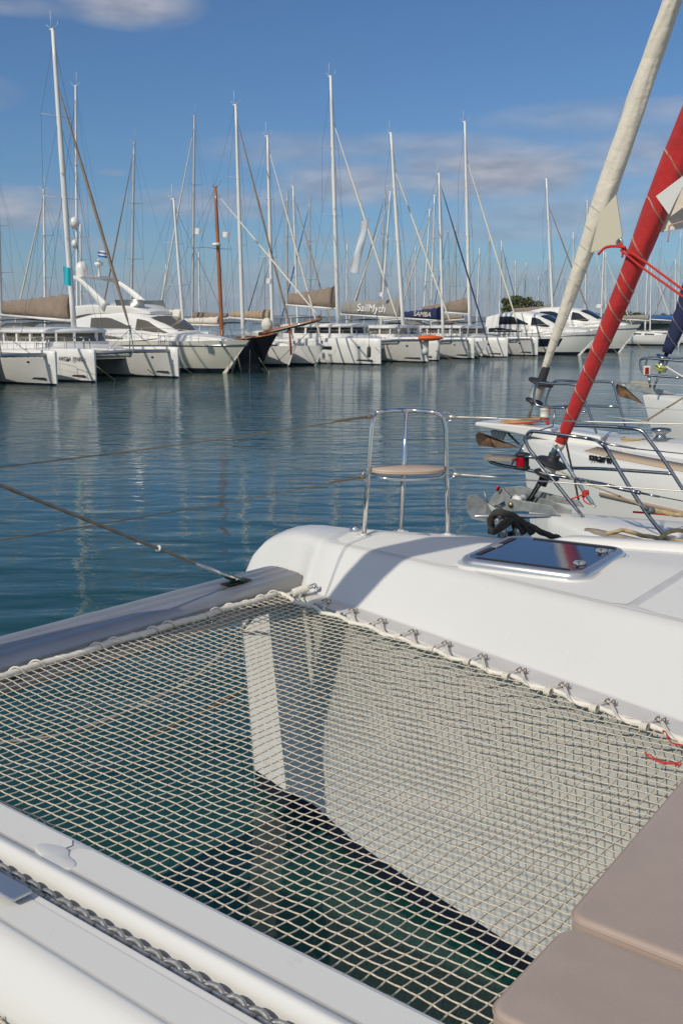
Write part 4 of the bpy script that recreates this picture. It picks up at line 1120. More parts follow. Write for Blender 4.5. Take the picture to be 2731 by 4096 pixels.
def monohull(label, mastpx, a, top, hd=GD, L=12.0, B=3.8, fb=1.25, mastd=4.8, jib=WHITEC, cover=NAVY, mastm=MASTW, hullm=GELF, r=.085, wire=.009, detail=1, s_at=None, ctext=None, group=None, jib_r=.075, aftfrac=1.0, stripe=STRIPE, spr=(.42, .70), covm=True, bz=2.0, ch=(.75, .35), cabinm=None, kind='sailing_yacht', boot=BOOT, bimini=False):
    mp_ = at_a(mastpx, 1285, a) if s_at is None else s_at
    mpos = Vector((mp_.x, mp_.y, 0)); origin = mpos+hd*mastd
    rz = heading_rz(hd); root = thing(kind, label, 'sailboat', (origin.x, origin.y, 0), rz, group); tl = local_frame(origin, rz)
    hull_part(root, hull_loft(L, B, fb+.25, fb, fb+.05, rake=.9), hullm, boot=boot)
    st = [(-2.4, .25, .15, fb, fb+.10), (-3.4, .75, .55, fb, fb+.34), (-5.5, 1.05, .80, fb-.02, fb+.48), (-8.2, 1.15, .9, fb, fb+.55)]
    house(root, st, cabinm or hullm, 'cabin')
    if detail: side_windows(root, st, [(-3.9, -5.2), (-5.6, -7.4)], .30, .68, BLACKW, off=.02)
    if detail:
        rail(root, [(-9.8, -B*.40, fb), (-4, -B*.48, fb), (-1.0, -B*.22, fb+.2), (-.1, 0, fb+.25), (-1.0, B*.22, fb+.2), (-4, B*.48, fb), (-9.8, B*.40, fb)], .62, 12, .010)
    T = tl(at_y(top[0], top[1], mpos.y)); CHZ[0] = fb
    mast_rig(root, (-mastd, 0, fb+.4), T, r, mastm, spr, .95, B*.46, fore=(-.15, 0, fb+.3), fore_frac=.96 if aftfrac == 1 else aftfrac, aft=(-L+.3, 0, fb+.1), jib=jib, jib_r=jib_r, wire=wire, antenna=True)
    if cover is not None:
        boom_cover(root, (-mastd-.15, 0, fb+bz), (-mastd-4.6, 0, fb+bz+.25), ch[0], ch[1], cover, .2, text=ctext, tm=WHITEC, tsize=.62)
    if bimini:
        rows = [[Vector((x, y, fb+1.95-.1*(y/1.5)**2-(.25 if x > -7.3 else 0))) for y in (-1.5, -.7, 0, .7, 1.5)] for x in (-7.2, -8, -10)]
        mb = MB(); mb.grid(rows, 0, True); mb.grid([[p-Vector((0, 0, .05)) for p in r_] for r_ in rows], 0, True)
        for x in (-7.3, -9.9):
            for y in (-1.5, 1.5): mb.tube([(x, y, fb+1.85), (x*.98, y, fb)], .02, 5)
        mb.build('bimini', bimini, root, world=False)
    return root

# ---- front row, left to right -------------------------------------------------
G_cat = 'catamarans moored in the opposite row'; G_sail = 'sailing yachts behind the front row'
def front_cat(px, a, top, label, back=6.2, **k):
    o = px_origin(px, a, GD*back); mb_ = at_a(px, 1285, a); T = mast_top(top[0], top[1], mb_) if top else None
    return catamaran(label, o, GD, T, mastx=-back, group=G_cat, **k)
front_cat(-262, 50.5, (-430, 60), 'white catamaran at the far left whose own mast stands outside the picture', cover=None, jib=TAUPE, L=12.5, beam=7.0)
front_cat(296, 50.5, (212, 118), 'white catamaran lettered HIGH JINKS on the bow with the tallest mast', name_text='HIGH  JINKS', jib=TAUPE, cover=TAUPE, beam=7.1, back=5.6, boomz=3.25, covh=(1.45, .75), boomL=7.2)
front_cat(1352, 53.2, (1322, 305), 'white catamaran with a long dark window band, tall mast and taupe boom cover', band=True, jib=WHITEC, cover=TAUPE, beam=7.4, L=14, back=6.6, hb=1.95, boomz=4.2, covh=(1.7, .8), boomL=5.4)
front_cat(1612, 53.5, (1563, 532), 'white catamaran whose grey boom cover is lettered SailMyth', jib=WHITEC, cover=GREYC, ctext='SailMyth', ctm=mat('white_letters', (.8, .8, .78), .6), ctsize=.95, beam=6.6, back=5.6, boomz=3.5, covh=(1.6, 1.0), boomL=7.0, hb=1.8)
front_cat(1878, 53.5, (1858, 487), 'white catamaran with upright mast and taupe boom cover, right of the SAMBA boat', jib=WHITEC, cover=TAUPE, beam=6.8, back=5.8, boomz=3.9, covh=(1.5, .3), boomL=5.5)
front_cat(2212, 60.0, (2184, 715), 'white catamaran behind the motor yacht with navy stripe, taupe boom cover', jib=TAUPE, cover=TAUPE, beam=6.6, back=5.8, boomz=4.0)
monohull('sailing yacht with a navy boom cover lettered SAMBA', 1772, 52.8, (1755, 695), jib=NAVY, cover=NAVY, ctext='SAMBA', mastm=MASTW, r=.13, L=12, B=3.5, jib_r=.07, bz=2.0, ch=(1.15, .5), bimini=GREYC, group=G_sail)
monohull('grey masted yacht moored just right of the dark wooden ketch', 972, 54.5, (943, 420), jib=TAUPE, cover=None, mastm=MASTW, L=13, B=3.6, mastd=5.2, r=.14, group=G_sail)
monohull('white yacht with blue canvas between the wooden ketch and the large catamaran', 1090, 53.6, (1070, 545), jib=WHITEC, cover=TAN, L=11.5, B=3.4, mastd=5.0, r=.13, group=G_sail, jib_r=.07)

# dark wooden ketch with bowsprit
def ketch():
    a = 53.0; mp_ = at_a(888, 1285, a); org = Vector((mp_.x, mp_.y, 0))+GD*5.2; rz = heading_rz(GD)
    root = thing('wooden_ketch', 'black hulled wooden ketch with a varnished orange mast and long bowsprit', 'sailboat', org, rz); tl = local_frame(org, rz)
    rows = hull_loft(14, 3.9, 2.35, 1.35, 1.6, rake=1.8, transom=.5)
    hull_part(root, rows, mat('black_hull', (.006, .007, .012), .35), stripe=None)
    mb = MB(); mb.tube([r[0]+Vector((0, 0, .03)) for r in rows], .06, 6); mb.tube([r[-1]+Vector((0, 0, .03)) for r in rows], .06, 6); mb.build('cap_rail', ORANGE, root, world=False)
    bs = [Vector((-1.6, 0, 2.35)), Vector((0, 0, 2.62)), Vector((3.9, 0, 3.35))]
    mb = MB(); mb.tube(bs, [.14, .13, .07], 8); sp_ = mb.build('bowsprit', ORANGE, root, world=False)
    mb = MB(); mb.box((1.6, 0, 2.87), (3.6, .8, .05), rot=Matrix.Rotation(R(-10.5), 3, 'Y').to_quaternion()); mb.build('bowsprit_platform', TEAK, root, world=False)
    mb = MB()
    mb.tube([(3.85, 0, 3.3), (.0, 0, .5)], .018, 5); mb.tube([(3.85, 0, 3.3), (-.8, 1.0, 2.3)], .014, 5); mb.tube([(3.85, 0, 3.3), (-.8, -1.0, 2.3)], .014, 5)
    mb.tube([(3.85, 0, 3.35), (3.85, 0, 3.9)], .02, 5)
    mb.build('bobstay', WIRE, root, world=False)
    mb = MB(); mb.tube([(1.2, -.1, 2.8), (1.35, -.1, 1.0)], .07, 6); mb.build('dolphin_striker', mat('rust_red', (.35, .05, .02), .6), root, world=False)
    st = [(-3.4, .5, .4, 1.5, 1.85), (-4.4, .9, .7, 1.4, 2.0), (-9, 1.1, .8, 1.4, 2.1)]
    house(root, st, ORANGE, 'deckhouse'); side_windows(root, st, [(-4.9, -6.2), (-6.6, -8.2)], .3, .75, BLACKW, off=.02)
    T = tl(mast_top(862, 750, mp_)); CHZ[0] = 1.5
    mast_rig(root, (-5.2, 0, 1.5), T, .135, ORANGE, (.62,), 1.9, 1.75, fore=(3.8, 0, 3.4), fore_frac=.97, aft=(-13.5, 0, 1.7), jib=WHITEC, jib_r=.06)
    boom_cover(root, (-5.4, 0, 2.9), (-10.2, 0, 3.0), .55, .3, WHITEC, .17)
    mb = MB(); mb.lathe((-5.15, -.42, 8.3), [(0, 0), (.28, 0), (.30, .1), (.26, .2), (0, .22)], 14); mb.tube([(-5.2, 0, 8.3), (-5.15, -.3, 8.3)], .04, 6); mb.build('radar_dome', MASTW, root, world=False)
    mb = MB(); rows = [[Vector((-1.0-.15*j, -.6+.6*i, 2.5+.35*j*(1-.3*abs(i-1)))) for i in range(3)] for j in range(4)]
    mb.ball((-.9, 0, 2.95), .45, 10, 6, sc=(1, .8, 1.1)); mb.build('folded_headsail', WHITEC, root, world=False)
    rail(root, [(-12, -1.7, 1.6), (-6, -1.9, 1.45), (-2, -1.2, 1.9), (-.3, -.35, 2.35)], .6, 8, .012)
ketch()

# motor yachts
def motor_yacht(label, tip, L, B, fb_bow, fb, hullm, stripe=None, flybridge=True, Y=None, deckm=GELF, win=TINT):
    rz = heading_rz(GD); org = Vector((tip.x, tip.y, 0)); root = thing('motor_yacht', label, 'motor yacht', org, rz)
    rows = hull_loft(L, B, fb_bow, fb, fb*.85, rake=2.4, transom=.9, flare=.85)
    h = hull_part(root, rows, hullm)
    mb = MB(); mb.tube([r[1]+Vector((0, .012, 0)) for r in rows], .05, 6); mb.tube([r[-2]-Vector((0, .012, 0)) for r in rows], .05, 6); mb.build('rubbing_strake', DCHROME, root, world=False)
    if stripe:
        for sg in (0, 1):
            mb = MB(); rr_ = []
            for r in rows[3:12]:
                p, q = (r[1], r[3]) if sg == 0 else (r[-2], r[-4]); o_ = Vector((0, .02 if sg == 0 else -.02, 0))
                rr_.append([p.lerp(q, .22)+o_, p.lerp(q, .5)+o_*1.6, p.lerp(q, .9)+o_])
            mb.grid(rr_, 0, True); mb.grid([[p-Vector((0, math.copysign(.03, p.y), 0)) for p in r] for r in rr_], 0, True); mb.build('hull_stripe', stripe, h, world=False)
    for x in ((-4.4, -7.0) if not stripe else (-5.5, -7.5, -9.5)):
        for sg in (-1, 1):
            t = -x/L; k = t*14; i = int(k); r0, r1 = rows[i], rows[min(i+1, 14)]
            j = 2 if sg == 1 else -3; p = r0[j].lerp(r1[j], k-i)
            mb = MB(); mb.lathe(p+Vector((0, sg*.0, 0)), [(.20, -.02), (.20, .03), (.15, .04), (.14, .03), (0, .03)], 14, axis=Vector((.12, sg, -.15))); mb.build('porthole', CHROME, h, world=False)
            mb = MB(); mb.lathe(p+Vector((0, sg*.0, 0)), [(.135, .034), (0, .036)], 12, axis=Vector((.12, sg, -.15))); mb.build('porthole_glass', BLACKW, h, world=False)
    d = fb
    k_ = L/17
    foredeck = [(-1.6*k_, .5, .35, fb_bow-.10, fb_bow+.05), (-3.2*k_, 1.2, .9, fb_bow-.25, fb_bow+.22), (-5.6*k_, 1.75, 1.45, d+.1, fb_bow+.42), (-8*k_, 1.9, 1.6, d, fb_bow+.5)]
    house(root, foredeck, deckm, 'trunk_cabin')
    sal = [(-5.0*k_, 1.2, .7, d+.3, fb_bow+.35), (-6.2*k_, 1.75, 1.25, d+.25, fb_bow+.95), (-7.6*k_, 2.0, 1.6, d+.1, fb_bow+1.45), (-9.5*k_, 2.1, 1.75, d, fb_bow+1.75), (-12.5*k_, 2.1, 1.8, d, fb_bow+1.7), (-14.6*k_, 2.0, 1.7, d, fb_bow+1.35)]
    house(root, sal, deckm, 'saloon')
    side_windows(root, sal, [(-5.7*k_, -8.2*k_)], .42, .86, win, off=.03, taper=1.6)
    side_windows(root, sal, [(-8.6*k_, -12.6*k_)], .45, .83, win, off=.03, taper=1.8)
    side_windows(root, sal, [(-9.2*k_, -14.0*k_)], .08, .30, win, off=.03, taper=1.5)
    # windscreen
    mb = MB(); rws = []
    for t in (0, .33, .66, 1):
        x = lerp(-5.35*k_, -7.3*k_, t); zt = pl(-x, [(5.0*k_, fb_bow+.40), (6.2*k_, fb_bow+1.04), (7.6*k_, fb_bow+1.56)]); ht = pl(-x, [(5.0*k_, .7), (6.2*k_, 1.25), (7.6*k_, 1.6)])
        rws.append([Vector((x, ht*y, zt+.035*(1-abs(y))*2+.005-(.0 if abs(y) < .8 else .07))) for y in (-.86, -.5, 0, .5, .86)])
    mb.grid(rws, 0, True); mb.grid([[p-Vector((0, 0, .03)) for p in r] for r in rws], 0, True); mb.build('windscreen', win, root, world=False)
    if flybridge:
        fly = [(-7.8*k_, .9, 1.0, fb_bow+1.6, fb_bow+1.75), (-9.2*k_, 1.6, 1.7, fb_bow+1.7, fb_bow+2.15), (-13*k_, 1.8, 1.9, fb_bow+1.65, fb_bow+2.25), (-15.6*k_, 1.9, 2.0, fb_bow+1.35, fb_bow+2.1)]
        house(root, fly, deckm, 'flybridge')
        mb = MB(); rr2 = []
        for (x, hw) in ((-8.3*k_, .9), (-9.0*k_, 1.45), (-10.2*k_, 1.65)):
            rr2.append([Vector((x, -hw, fb_bow+2.1)), Vector((x-.25, -hw*.97, fb_bow+2.55))])
        for (x, hw) in ((-10.2*k_, 1.65), (-9.0*k_, 1.45), (-8.3*k_, .9)):
            rr2.append([Vector((x, hw, fb_bow+2.1)), Vector((x-.25, hw*.97, fb_bow+2.55))])
        mb.grid(rr2, 0, True); mb.build('wind_deflector', mat('smoked_perspex', (.12, .14, .15), .15), root, world=False)
        for sg in (1, -1):      # swept radar arch, one leg each side joined on top
            mb = MB(); mb.tube(bez([(-11.2*k_, sg*1.8, fb_bow+2.1), (-12.4*k_, sg*1.75, fb_bow+3.0), (-14.0*k_, sg*1.55, fb_bow+3.9), (-15.2*k_, sg*1.3, fb_bow+4.15)], 5), [.36, .34, .30, .28, .25, .24, .22, .2, .18, .18, .16, .16, .15, .15, .15, .15], 8, flat=.45, up=Vector((0, 1, 0))); mb.build('arch_leg', deckm, root, world=False)
        mb = MB(); mb.box((-14.8*k_, 0, fb_bow+4.15), (1.5, 2.7, .16), ch=.05); arch = mb.build('arch_top', deckm, root, world=False)
        mb = MB(); mb.lathe((-15.0*k_, -.55, fb_bow+4.2), [(.30, 0), (.42, .12), (.44, .6), (.36, .85), (.18, 1.0), (0, 1.03)], 16); mb.build('satellite_dome', MASTW, arch, world=False)
        mb = MB(); mb.lathe((-14.1*k_, .2, fb_bow+4.2), [(.1, 0), (.08, .7), (.30, .75), (.30, .95), (0, 1.0)], 14); mb.box((-14.1*k_, .2, fb_bow+5.3), (.18, 1.7, .10), rot=Matrix.Rotation(R(50), 3, 'Z').to_quaternion()); mb.tube([(-14.1*k_, .2, fb_bow+5.2), (-14.1*k_, .2, fb_bow+5.3)], .08, 6); mb.tube([(-14.1*k_-.3, .4, fb_bow+4.2), (-14.1*k_, .2, fb_bow+5.0)], .03, 5); mb.build('radar_scanner', MASTW, arch, world=False)
    rail(root, [(-13*k_, -B*.485, fb), (-6*k_, -B*.47, fb+.2), (-2.4*k_, -B*.31, fb_bow-.15), (-.3, 0, fb_bow), (-2.4*k_, B*.31, fb_bow-.15), (-6*k_, B*.47, fb+.2), (-13*k_, B*.485, fb)], .7, 18, .014)
    return root, rows
tipL = at_y(1000, 1388, 64.5)
my1, rws1 = motor_yacht('cream flybridge motor yacht with a swept radar arch and white domes at the left', tipL, 17.5, 4.9, 2.05, 1.9, CREAM)
tipR = at_y(2405, 1356, 99)
my2, rws2 = motor_yacht('white motor yacht with a navy hull stripe, its bow behind the red sail', tipR, 13.5, 4.4, 2.3, 2.0, GELF, stripe=mat('navy_gloss', (.008, .012, .03), .2), flybridge=False, win=BLACKW)

tipQ = at_y(2560, 1350, 109)
motor_yacht('plain white motor yacht whose bow shows right of the red sail', tipQ, 14.5, 4.8, 2.9, 2.5, GELF, flybridge=False, win=BLACKW)
# ---- second and further rows: (mast foot px, photo top x, top y, line a, heading, jib, cover, mast, label)
W_, Gm = MASTW, MASTG
rowdefs = [
 (308, 303, 345, 68, FW, None, None, W_, 'white masted yacht close behind the HIGH JINKS mast, no furled sail'),
 (522, 537, 572, 68, FW, TAUPE, TAUPE, Gm, 'grey masted yacht with furled taupe jib behind the cream motor yacht'),
 (768, 778, 464, 68, FW, WHITEC, TAUPE, Gm, 'tall yacht with white furled jib leaning left of the orange mast'),
 (738, 695, 797, 61-9, GD, None, WHITEC, W_, 'short white leaning mast above the bow of the cream motor yacht'),
 (1146, 1148, 770, 69, FW, None, None, Gm, 'yacht with a slim mast left of the taupe furled one, second row'),
 (1192, 1172, 745, 69, GD, TAN, None, W_, 'yacht with a tan furled jib in front of the taupe boom cover'),
 (1240, 1238, 798, 76, FW, BLUEC, None, Gm, 'small masted yacht with blue furled jib, left of the large catamaran'),
 (1520, 1560, 768, 69, FW, WHITEC, None, W_, 'white mast leaning right just left of the SailMyth catamaran'),
 (1513, 1540, 760, 80, FW, TAUPE, WHITEC, Gm, 'slim grey leaning mast left of the SailMyth catamaran, farther away'),
 (1690, 1718, 838, 80, FW, WHITEC, WHITEC, W_, 'yacht with white leaning furled jib between SailMyth and SAMBA masts'),
 (1722, 1737, 782, 69, FW, None, TAUPE, W_, 'bare white mast directly left of the SAMBA mast'),
 (1822, 1820, 895, 90, FW, None, None, Gm, 'low mast between the SAMBA mast and the next tall white one'),
 (1800, 1790, 905, 110, FW, BLUEC, None, Gm, 'far thin mast right of the SAMBA mast'),
 (1905, 1917, 995, 100, FW, TAUPE, None, W_, 'short white mast right of the tallest right-hand catamaran mast'),
 (1955, 1957, 942, 100, FW, None, TAUPE, Gm, 'grey mast with spreaders left of the furled white jib foot'),
 (1995, 2005, 965, 100, GD, BLUEC, None, W_, 'white mast with blue furled jib by the tree'),
 (2060, 2060, 1045, 110, FW, None, None, W_, 'low white mast left of the trees'),
 (2092, 2103, 1052, 110, FW, TAN, None, W_, 'low white mast in front of the trees'),
 (2150, 2152, 1108, 120, FW, None, None, W_, 'smallest white mast right of the trees'),
 (2190, 2183, 1065, 75, FW, None, None, Gm, 'slim grey mast touching the leaning mast near the cream sail'),
 (2290, 2291, 932, 75, FW, TAUPE, NAVY, W_, 'white mast half hidden behind the cream furled sail'),
 (2338, 2347, 803, 75, GD, WHITEC, GREYC, W_, 'tall white mast just right of the cream furled sail'),
 (2402, 2413, 1000, 68, GD, WHITEC, WHITEC, W_, 'white mast between the cream and red furled sails'),
 (2424, 2421, 1010, 82, FW, None, TAUPE, W_, 'second white mast between the cream and red furled sails'),
 (2520, 2515, 1120, 90, FW, None, None, Gm, 'grey mast immediately right of the red furled sail'),
 (2580, 2590, 1010, 64, GD, WHITEC, TAUPE, W_, 'white mast with crossing white jib right of the red furled sail'),
 (2622, 2641, 965, 80, GD, None, GREYC, Gm, 'grey mast left of the navy furled sail'),
 (2676, 2682, 1090, 90, FW, TAUPE, None, Gm, 'low grey mast behind the navy furled sail'),
 (2705, 2722, 925, 90, FW, None, None, W_, 'white mast at the right edge of the picture'),
 (640, 665, 1060, 130, FW, None, None, W_, 'tiny far mast between the cream yacht and the white leaning jib'),
 (800, 795, 1010, 110, FW, None, None, W_, 'small far mast right of the tall mast with white furled jib'),
 (1055, 1060, 1010, 120, FW, NAVY, None, Gm, 'far mast between the grey masted yacht and the next white mast'),
 (1385, 1388, 980, 110, FW, None, None, W_, 'far mast right of the large catamaran mast beside the banner'),
 (1455, 1458, 1072, 100, FW, None, None, Gm, 'short far mast topped by a wind generator, under the banner'),
 (1640, 1637, 1030, 120, FW, None, None, Gm, 'far grey mast just right of the SailMyth mast'),
 (1660, 1660, 985, 130, FW, WHITEC, None, W_, 'far white mast between the SailMyth and SAMBA masts'),
 (2020, 2020, 1010, 140, FW, None, None, Gm, 'distant grey mast above the second motor yacht'),
 (2255, 2256, 1100, 140, FW, None, None, Gm, 'distant short mast left of the cream furled sail'),
 (2460, 2466, 1130, 130, FW, None, None, W_, 'distant mast showing between cream and red sails'),
 (2545, 2552, 1100, 130, FW, None, None, W_, 'distant white mast right of the red sail, thinner than its neighbours'),
 (2655, 2652, 1150, 140, FW, None, None, W_, 'distant low mast beside the navy furled sail'),
 (180, 176, 760, 74, FW, WHITEC, None, W_, 'mast with a white furled jib left of the HIGH JINKS mast'),
 (325, 322, 900, 80, FW, None, TAN, W_, 'slim mast with white spreaders right of the HIGH JINKS mast'),
 (5, -8, 700, 74, FW, TAUPE, None, Gm, 'grey mast cut by the left edge of the picture'),
]
for k, (mx_, tx_, ty_, a, hd, jb, cv, mm, lab) in enumerate(rowdefs):
    far = a > 95
    rt_ = monohull(lab, mx_, a, (tx_, ty_), hd=hd, L=random.uniform(10.5, 13), B=3.5, fb=random.uniform(1.1, 1.35), mastd=4.6+random.random(), jib=jb, cover=cv, mastm=mm, r=random.uniform(.10, .13), wire=.009 if not far else .011, detail=0 if far else 1, group=G_sail, jib_r=random.uniform(.06, .085), bimini=(random.choice([TAUPE, GREYC, NAVY, TAUPE]) if a < 95 else False), hullm=random.choice([GELF, GELF, CREAM]))
    if mx_ == 308:
        Yd = at_a(308, 1285, 68).y-.5
        for (px_, py_, r_) in ((300, 905, .36), (301, 985, .26)):
            c_ = at_y(px_, py_, Yd); mb = MB(); mb.lathe(c_, [(0, -r_*.5), (r_*.4, -r_*.5), (r_*.6, -r_*.2), (r_, 0), (r_*1.02, r_*.9), (r_*.85, r_*1.5), (r_*.45, r_*1.85), (0, r_*1.95)], 16)
            mb.tube([c_+Vector((0, 0, -r_*.4)), c_+Vector((0, .5, -r_*.4))], .05, 6)
            ob = mb.build('satellite_dome', MASTW, None); ob.parent = rt_; ob.matrix_parent_inverse = (Matrix.Translation(rt_.location) @ Matrix.Rotation(rt_.rotation_euler.z, 4, 'Z')).inverted()
# smaller yachts closing the front row on the right
for (mx_, tx_, ty_, a, lab, cv) in ((2600, 2604, 1060, 57.0, 'white yacht with a bare bow moored right of the long motor yacht', GREYC), (2700, 2700, 1040, 57.5, 'white yacht with blue cover moored at the far right of the opposite row', BLUEC)):
    monohull(lab, mx_, a, (tx_, ty_), L=11, B=3.5, fb=1.3, jib=None, cover=cv, group=G_sail)

# flags, banner, buoys
def flag(px, py, w, h, Y, m, label, name='flag', droop=.25, skew=0.0, mi=None):
    mb = MB(); p = at_y(px, py, Y); rows = []
    for i in range(9):
        u = i/8; rows.append([p+Vector((u*w+skew*v*w, .10*w*math.sin(u*7+v), -v*h-droop*u*h)) for v in (0, .25, .5, .75, 1)])
    mb.grid(rows, 0, True, mfun=mi); mb.grid([[q+Vector((0, .02, 0)) for q in r] for r in rows], 0, True, mfun=mi)
    o = mb.build(name, m, None); tag(o, label, 'flag'); return o
WF = mat('white_flag', (.75, .75, .75), .8)
flag(254, 1065, .40, 1.0, 60, mat('turquoise_flag', (.02, .45, .55), .7), 'turquoise flag hanging left of the HIGH JINKS mast', droop=.1)
flag(392, 1000, .58, .36, 60, [WF, mat('flag_blue', (.02, .08, .35), .7)], 'blue and white striped flag by the taupe furled jib', mi=lambda i, j: j % 2)
flag(778, 910, .45, .40, 72, WF, 'small white flag at the tall grey mast left of the orange mast')
flag(885, 925, .62, .36, 74, WF, 'small white flag on the right spreader of the orange mast')
flag(1063, 1112, .45, .35, 76, WF, 'small white flag low between the ketch and the white yacht')
flag(1515, 1168, .5, .35, 92, WF, 'small white flag near the SailMyth jib')
flag(2380, 1215, .9, .35, 100, WF, 'white flag between the cream and red sails')
mb = MB(); rows = []
for i in range(17):
    t = i/16; pL = at_y(lerp(1440, 1402, t)+6*math.sin(t*5), lerp(888, 1088, t), 79); pR = at_y(lerp(1472, 1438, t)+5*math.sin(t*4+1), lerp(872, 1094, t), 79.0)
    rows.append([pL, pL.lerp(pR, .35)+Vector((0, .15*math.sin(t*9), 0)), pL.lerp(pR, .7)-Vector((0, .12, 0)), pR])
mb.grid(rows, 0, True); mb.grid([[q+Vector((0, .02, 0)) for q in r] for r in rows], 0, True)
o = mb.build('banner', mat('banner_cloth', (.66, .68, .72), .8)); tag(o, 'long white banner hanging crooked in front of the large catamaran jib', 'banner')
def fender(p, r, l, m, label):
    mb = MB(); mb.lathe(p-Vector((0, 0, l/2)), [(0, 0), (r*.7, r*.25), (r, r*.8), (r, l-r*.8), (r*.6, l-r*.2), (.03, l), (.03, l+.12), (0, l+.14)], 14)
    mb.tube([p+Vector((0, 0, l/2)), p+Vector((0, .05, l/2+.9))], .012, 5); o = mb.build('fender', m); tag(o, label, 'fender')
FWt = mat('fender_white', (.62, .62, .60), .4); FBl = mat('fender_blue', (.10, .2, .34), .5)
fender(at_y(815, 1415, 66.1), .24, .52, FWt, 'round white fender on the side of the cream motor yacht')
fender(at_y(1475, 1408, 74.0), .14, .8, mat('fender_green', (.06, .07, .03), .6), 'dark long fender on the large catamaran hull')
fender(at_y(2161, 1375, 105), .22, .9, FBl, 'blue fender at the aft end of the navy hull stripe')
fender(at_y(2247, 1373, 104.5), .22, .9, FBl, 'blue fender in the middle of the navy hull stripe')
fender(at_y(1700, 1405, 82), .26, .6, FWt, 'white round fender between the SailMyth and SAMBA boats')
MR = mat('mooring_line', (.36, .32, .22), .9)
lines = [((262, 1474), (308, 1521), 57, 'left of the HIGH JINKS lettering'), ((384, 1462), (466, 1523), 58.5, 'from the HIGH JINKS bow'), ((590, 1478), (636, 1507), 60, 'at the second bow of HIGH JINKS'), ((735, 1470), (783, 1500), 63, 'low on the cream motor yacht'),
 ((925, 1395), (912, 1500), 64, 'from the cream yacht bow, left strand'), ((945, 1395), (968, 1500), 64, 'from the cream yacht bow, right strand'), ((1000, 1400), (998, 1495), 66, 'straight down beside the ketch bow'), ((1035, 1430), (1080, 1495), 69, 'rusty, from the ketch bow'), ((1090, 1390), (1135, 1475), 71, 'right of the ketch bow'), ((1075, 1375), (1145, 1475), 71, 'slanting from the ketch bowsprit'),
 ((1290, 1430), (1330, 1470), 75, 'left of the large catamaran'), ((1500, 1390), (1572, 1456), 77, 'from the large catamaran bow'), ((1740, 1400), (1820, 1447), 86, 'from the SailMyth bow'), ((1860, 1395), (1930, 1440), 90, 'in front of the SAMBA boat'), ((2430, 1370), (2480, 1425), 104, 'from the long motor yacht'), ((2480, 1365), (2560, 1420), 106, 'from the motor yacht bow'), ((2540, 1370), (2600, 1415), 108, 'at the end of the opposite row')]
for (p, q, Y, w) in lines:
    a_ = at_y(p[0], p[1], Y); b_ = at_z(q[0], q[1], -.05); mb = MB(); mb.tube([a_, a_.lerp(b_, .5)-Vector((0, 0, .03)), b_], .022, 5); o = mb.build('mooring_line', MR); tag(o, 'mooring line running down into the water '+w, 'rope', group='mooring lines of the opposite row')
# orange dinghy + kayak on the decks
mb = MB(); c = at_y(1722, 1352, 82); rows = []
for i in range(13):
    t = i/12; w = .45*math.sin(math.pi*min(1, .12+t*.86))**.6
    rows.append([c+Vector((-.95+1.9*t, 0, 0))+Vector((.0, w*math.cos(j*math.pi/5), -.24*math.sin(j*math.pi/5)*(w/.45)))*1 for j in range(11)])
mb.grid(rows, 0, True, close_u=True, cap=True); o = mb.build('dinghy', mat('orange_plastic', (.75, .12, .02), .5)); tag(o, 'orange dinghy lying on the deck between the SailMyth and SAMBA boats', 'dinghy')
mb = MB(); c = at_y(1440, 1452/1.0-12, 77)
# ---- trees and low building far right behind the pier
LEAF = [mat('leaf_dark', (.06, .08, .028), .8, var=.4, vscale=2), mat('leaf_mid', (.115, .13, .045), .8, var=.4, vscale=2), mat('leaf_light', (.18, .17, .065), .8, var=.3, vscale=2)]
BARK = mat('bark', (.12, .09, .06), .9)
def tree(px, py_top, w, Y, label, rnd):
    rr_ = random.Random(rnd); base = at_y(px, 1285, Y); base.z = 1.0; top_ = at_y(px, py_top, Y).z
    root = thing('tree', label, 'tree', base); H = top_-1.0
    mb = MB(); mb.tube([base, base+Vector((.1, 0, H*.35)), base+Vector((-.1, .1, H*.7))], [.28, .2, .08], 7)
    for q in range(6):
        an = q*1.05; mb.tube([base+Vector((0, 0, H*(.3+.05*q))), base+Vector((math.cos(an)*w*.35, math.sin(an)*w*.35, H*(.55+.05*q)))], [.10, .03], 5)
    mb.build('trunk', BARK, root)
    mb = MB(); cl_ = [(rr_.uniform(-.42, .42)*w, rr_.uniform(-.42, .42)*w, H*rr_.uniform(.38, .95), w*rr_.uniform(.07, .19)) for _ in range(15)]+[(0, 0, H*.86, w*.16)]
    for _ in range(2300):
        cx_, cy_, cz_, r_ = rr_.choice(cl_); d = Vector((rr_.gauss(0, 1), rr_.gauss(0, 1), rr_.gauss(0, 1))).normalized()*r_*rr_.uniform(.55, 1.15)
        p = base+Vector((cx_, cy_, cz_))+d*Vector((1, 1, .8)); s_ = rr_.uniform(.10, .26); u = Vector((rr_.gauss(0, 1), rr_.gauss(0, 1), rr_.gauss(0, 1))).normalized(); v = u.orthogonal().normalized()
        mb.add([p+u*s_, p+v*s_*.6, p-u*s_, p-v*s_*.6], [(0, 1, 2, 3)], rr_.choice([0, 0, 1, 1, 2]), False)
    mb.build('crown', LEAF, root)
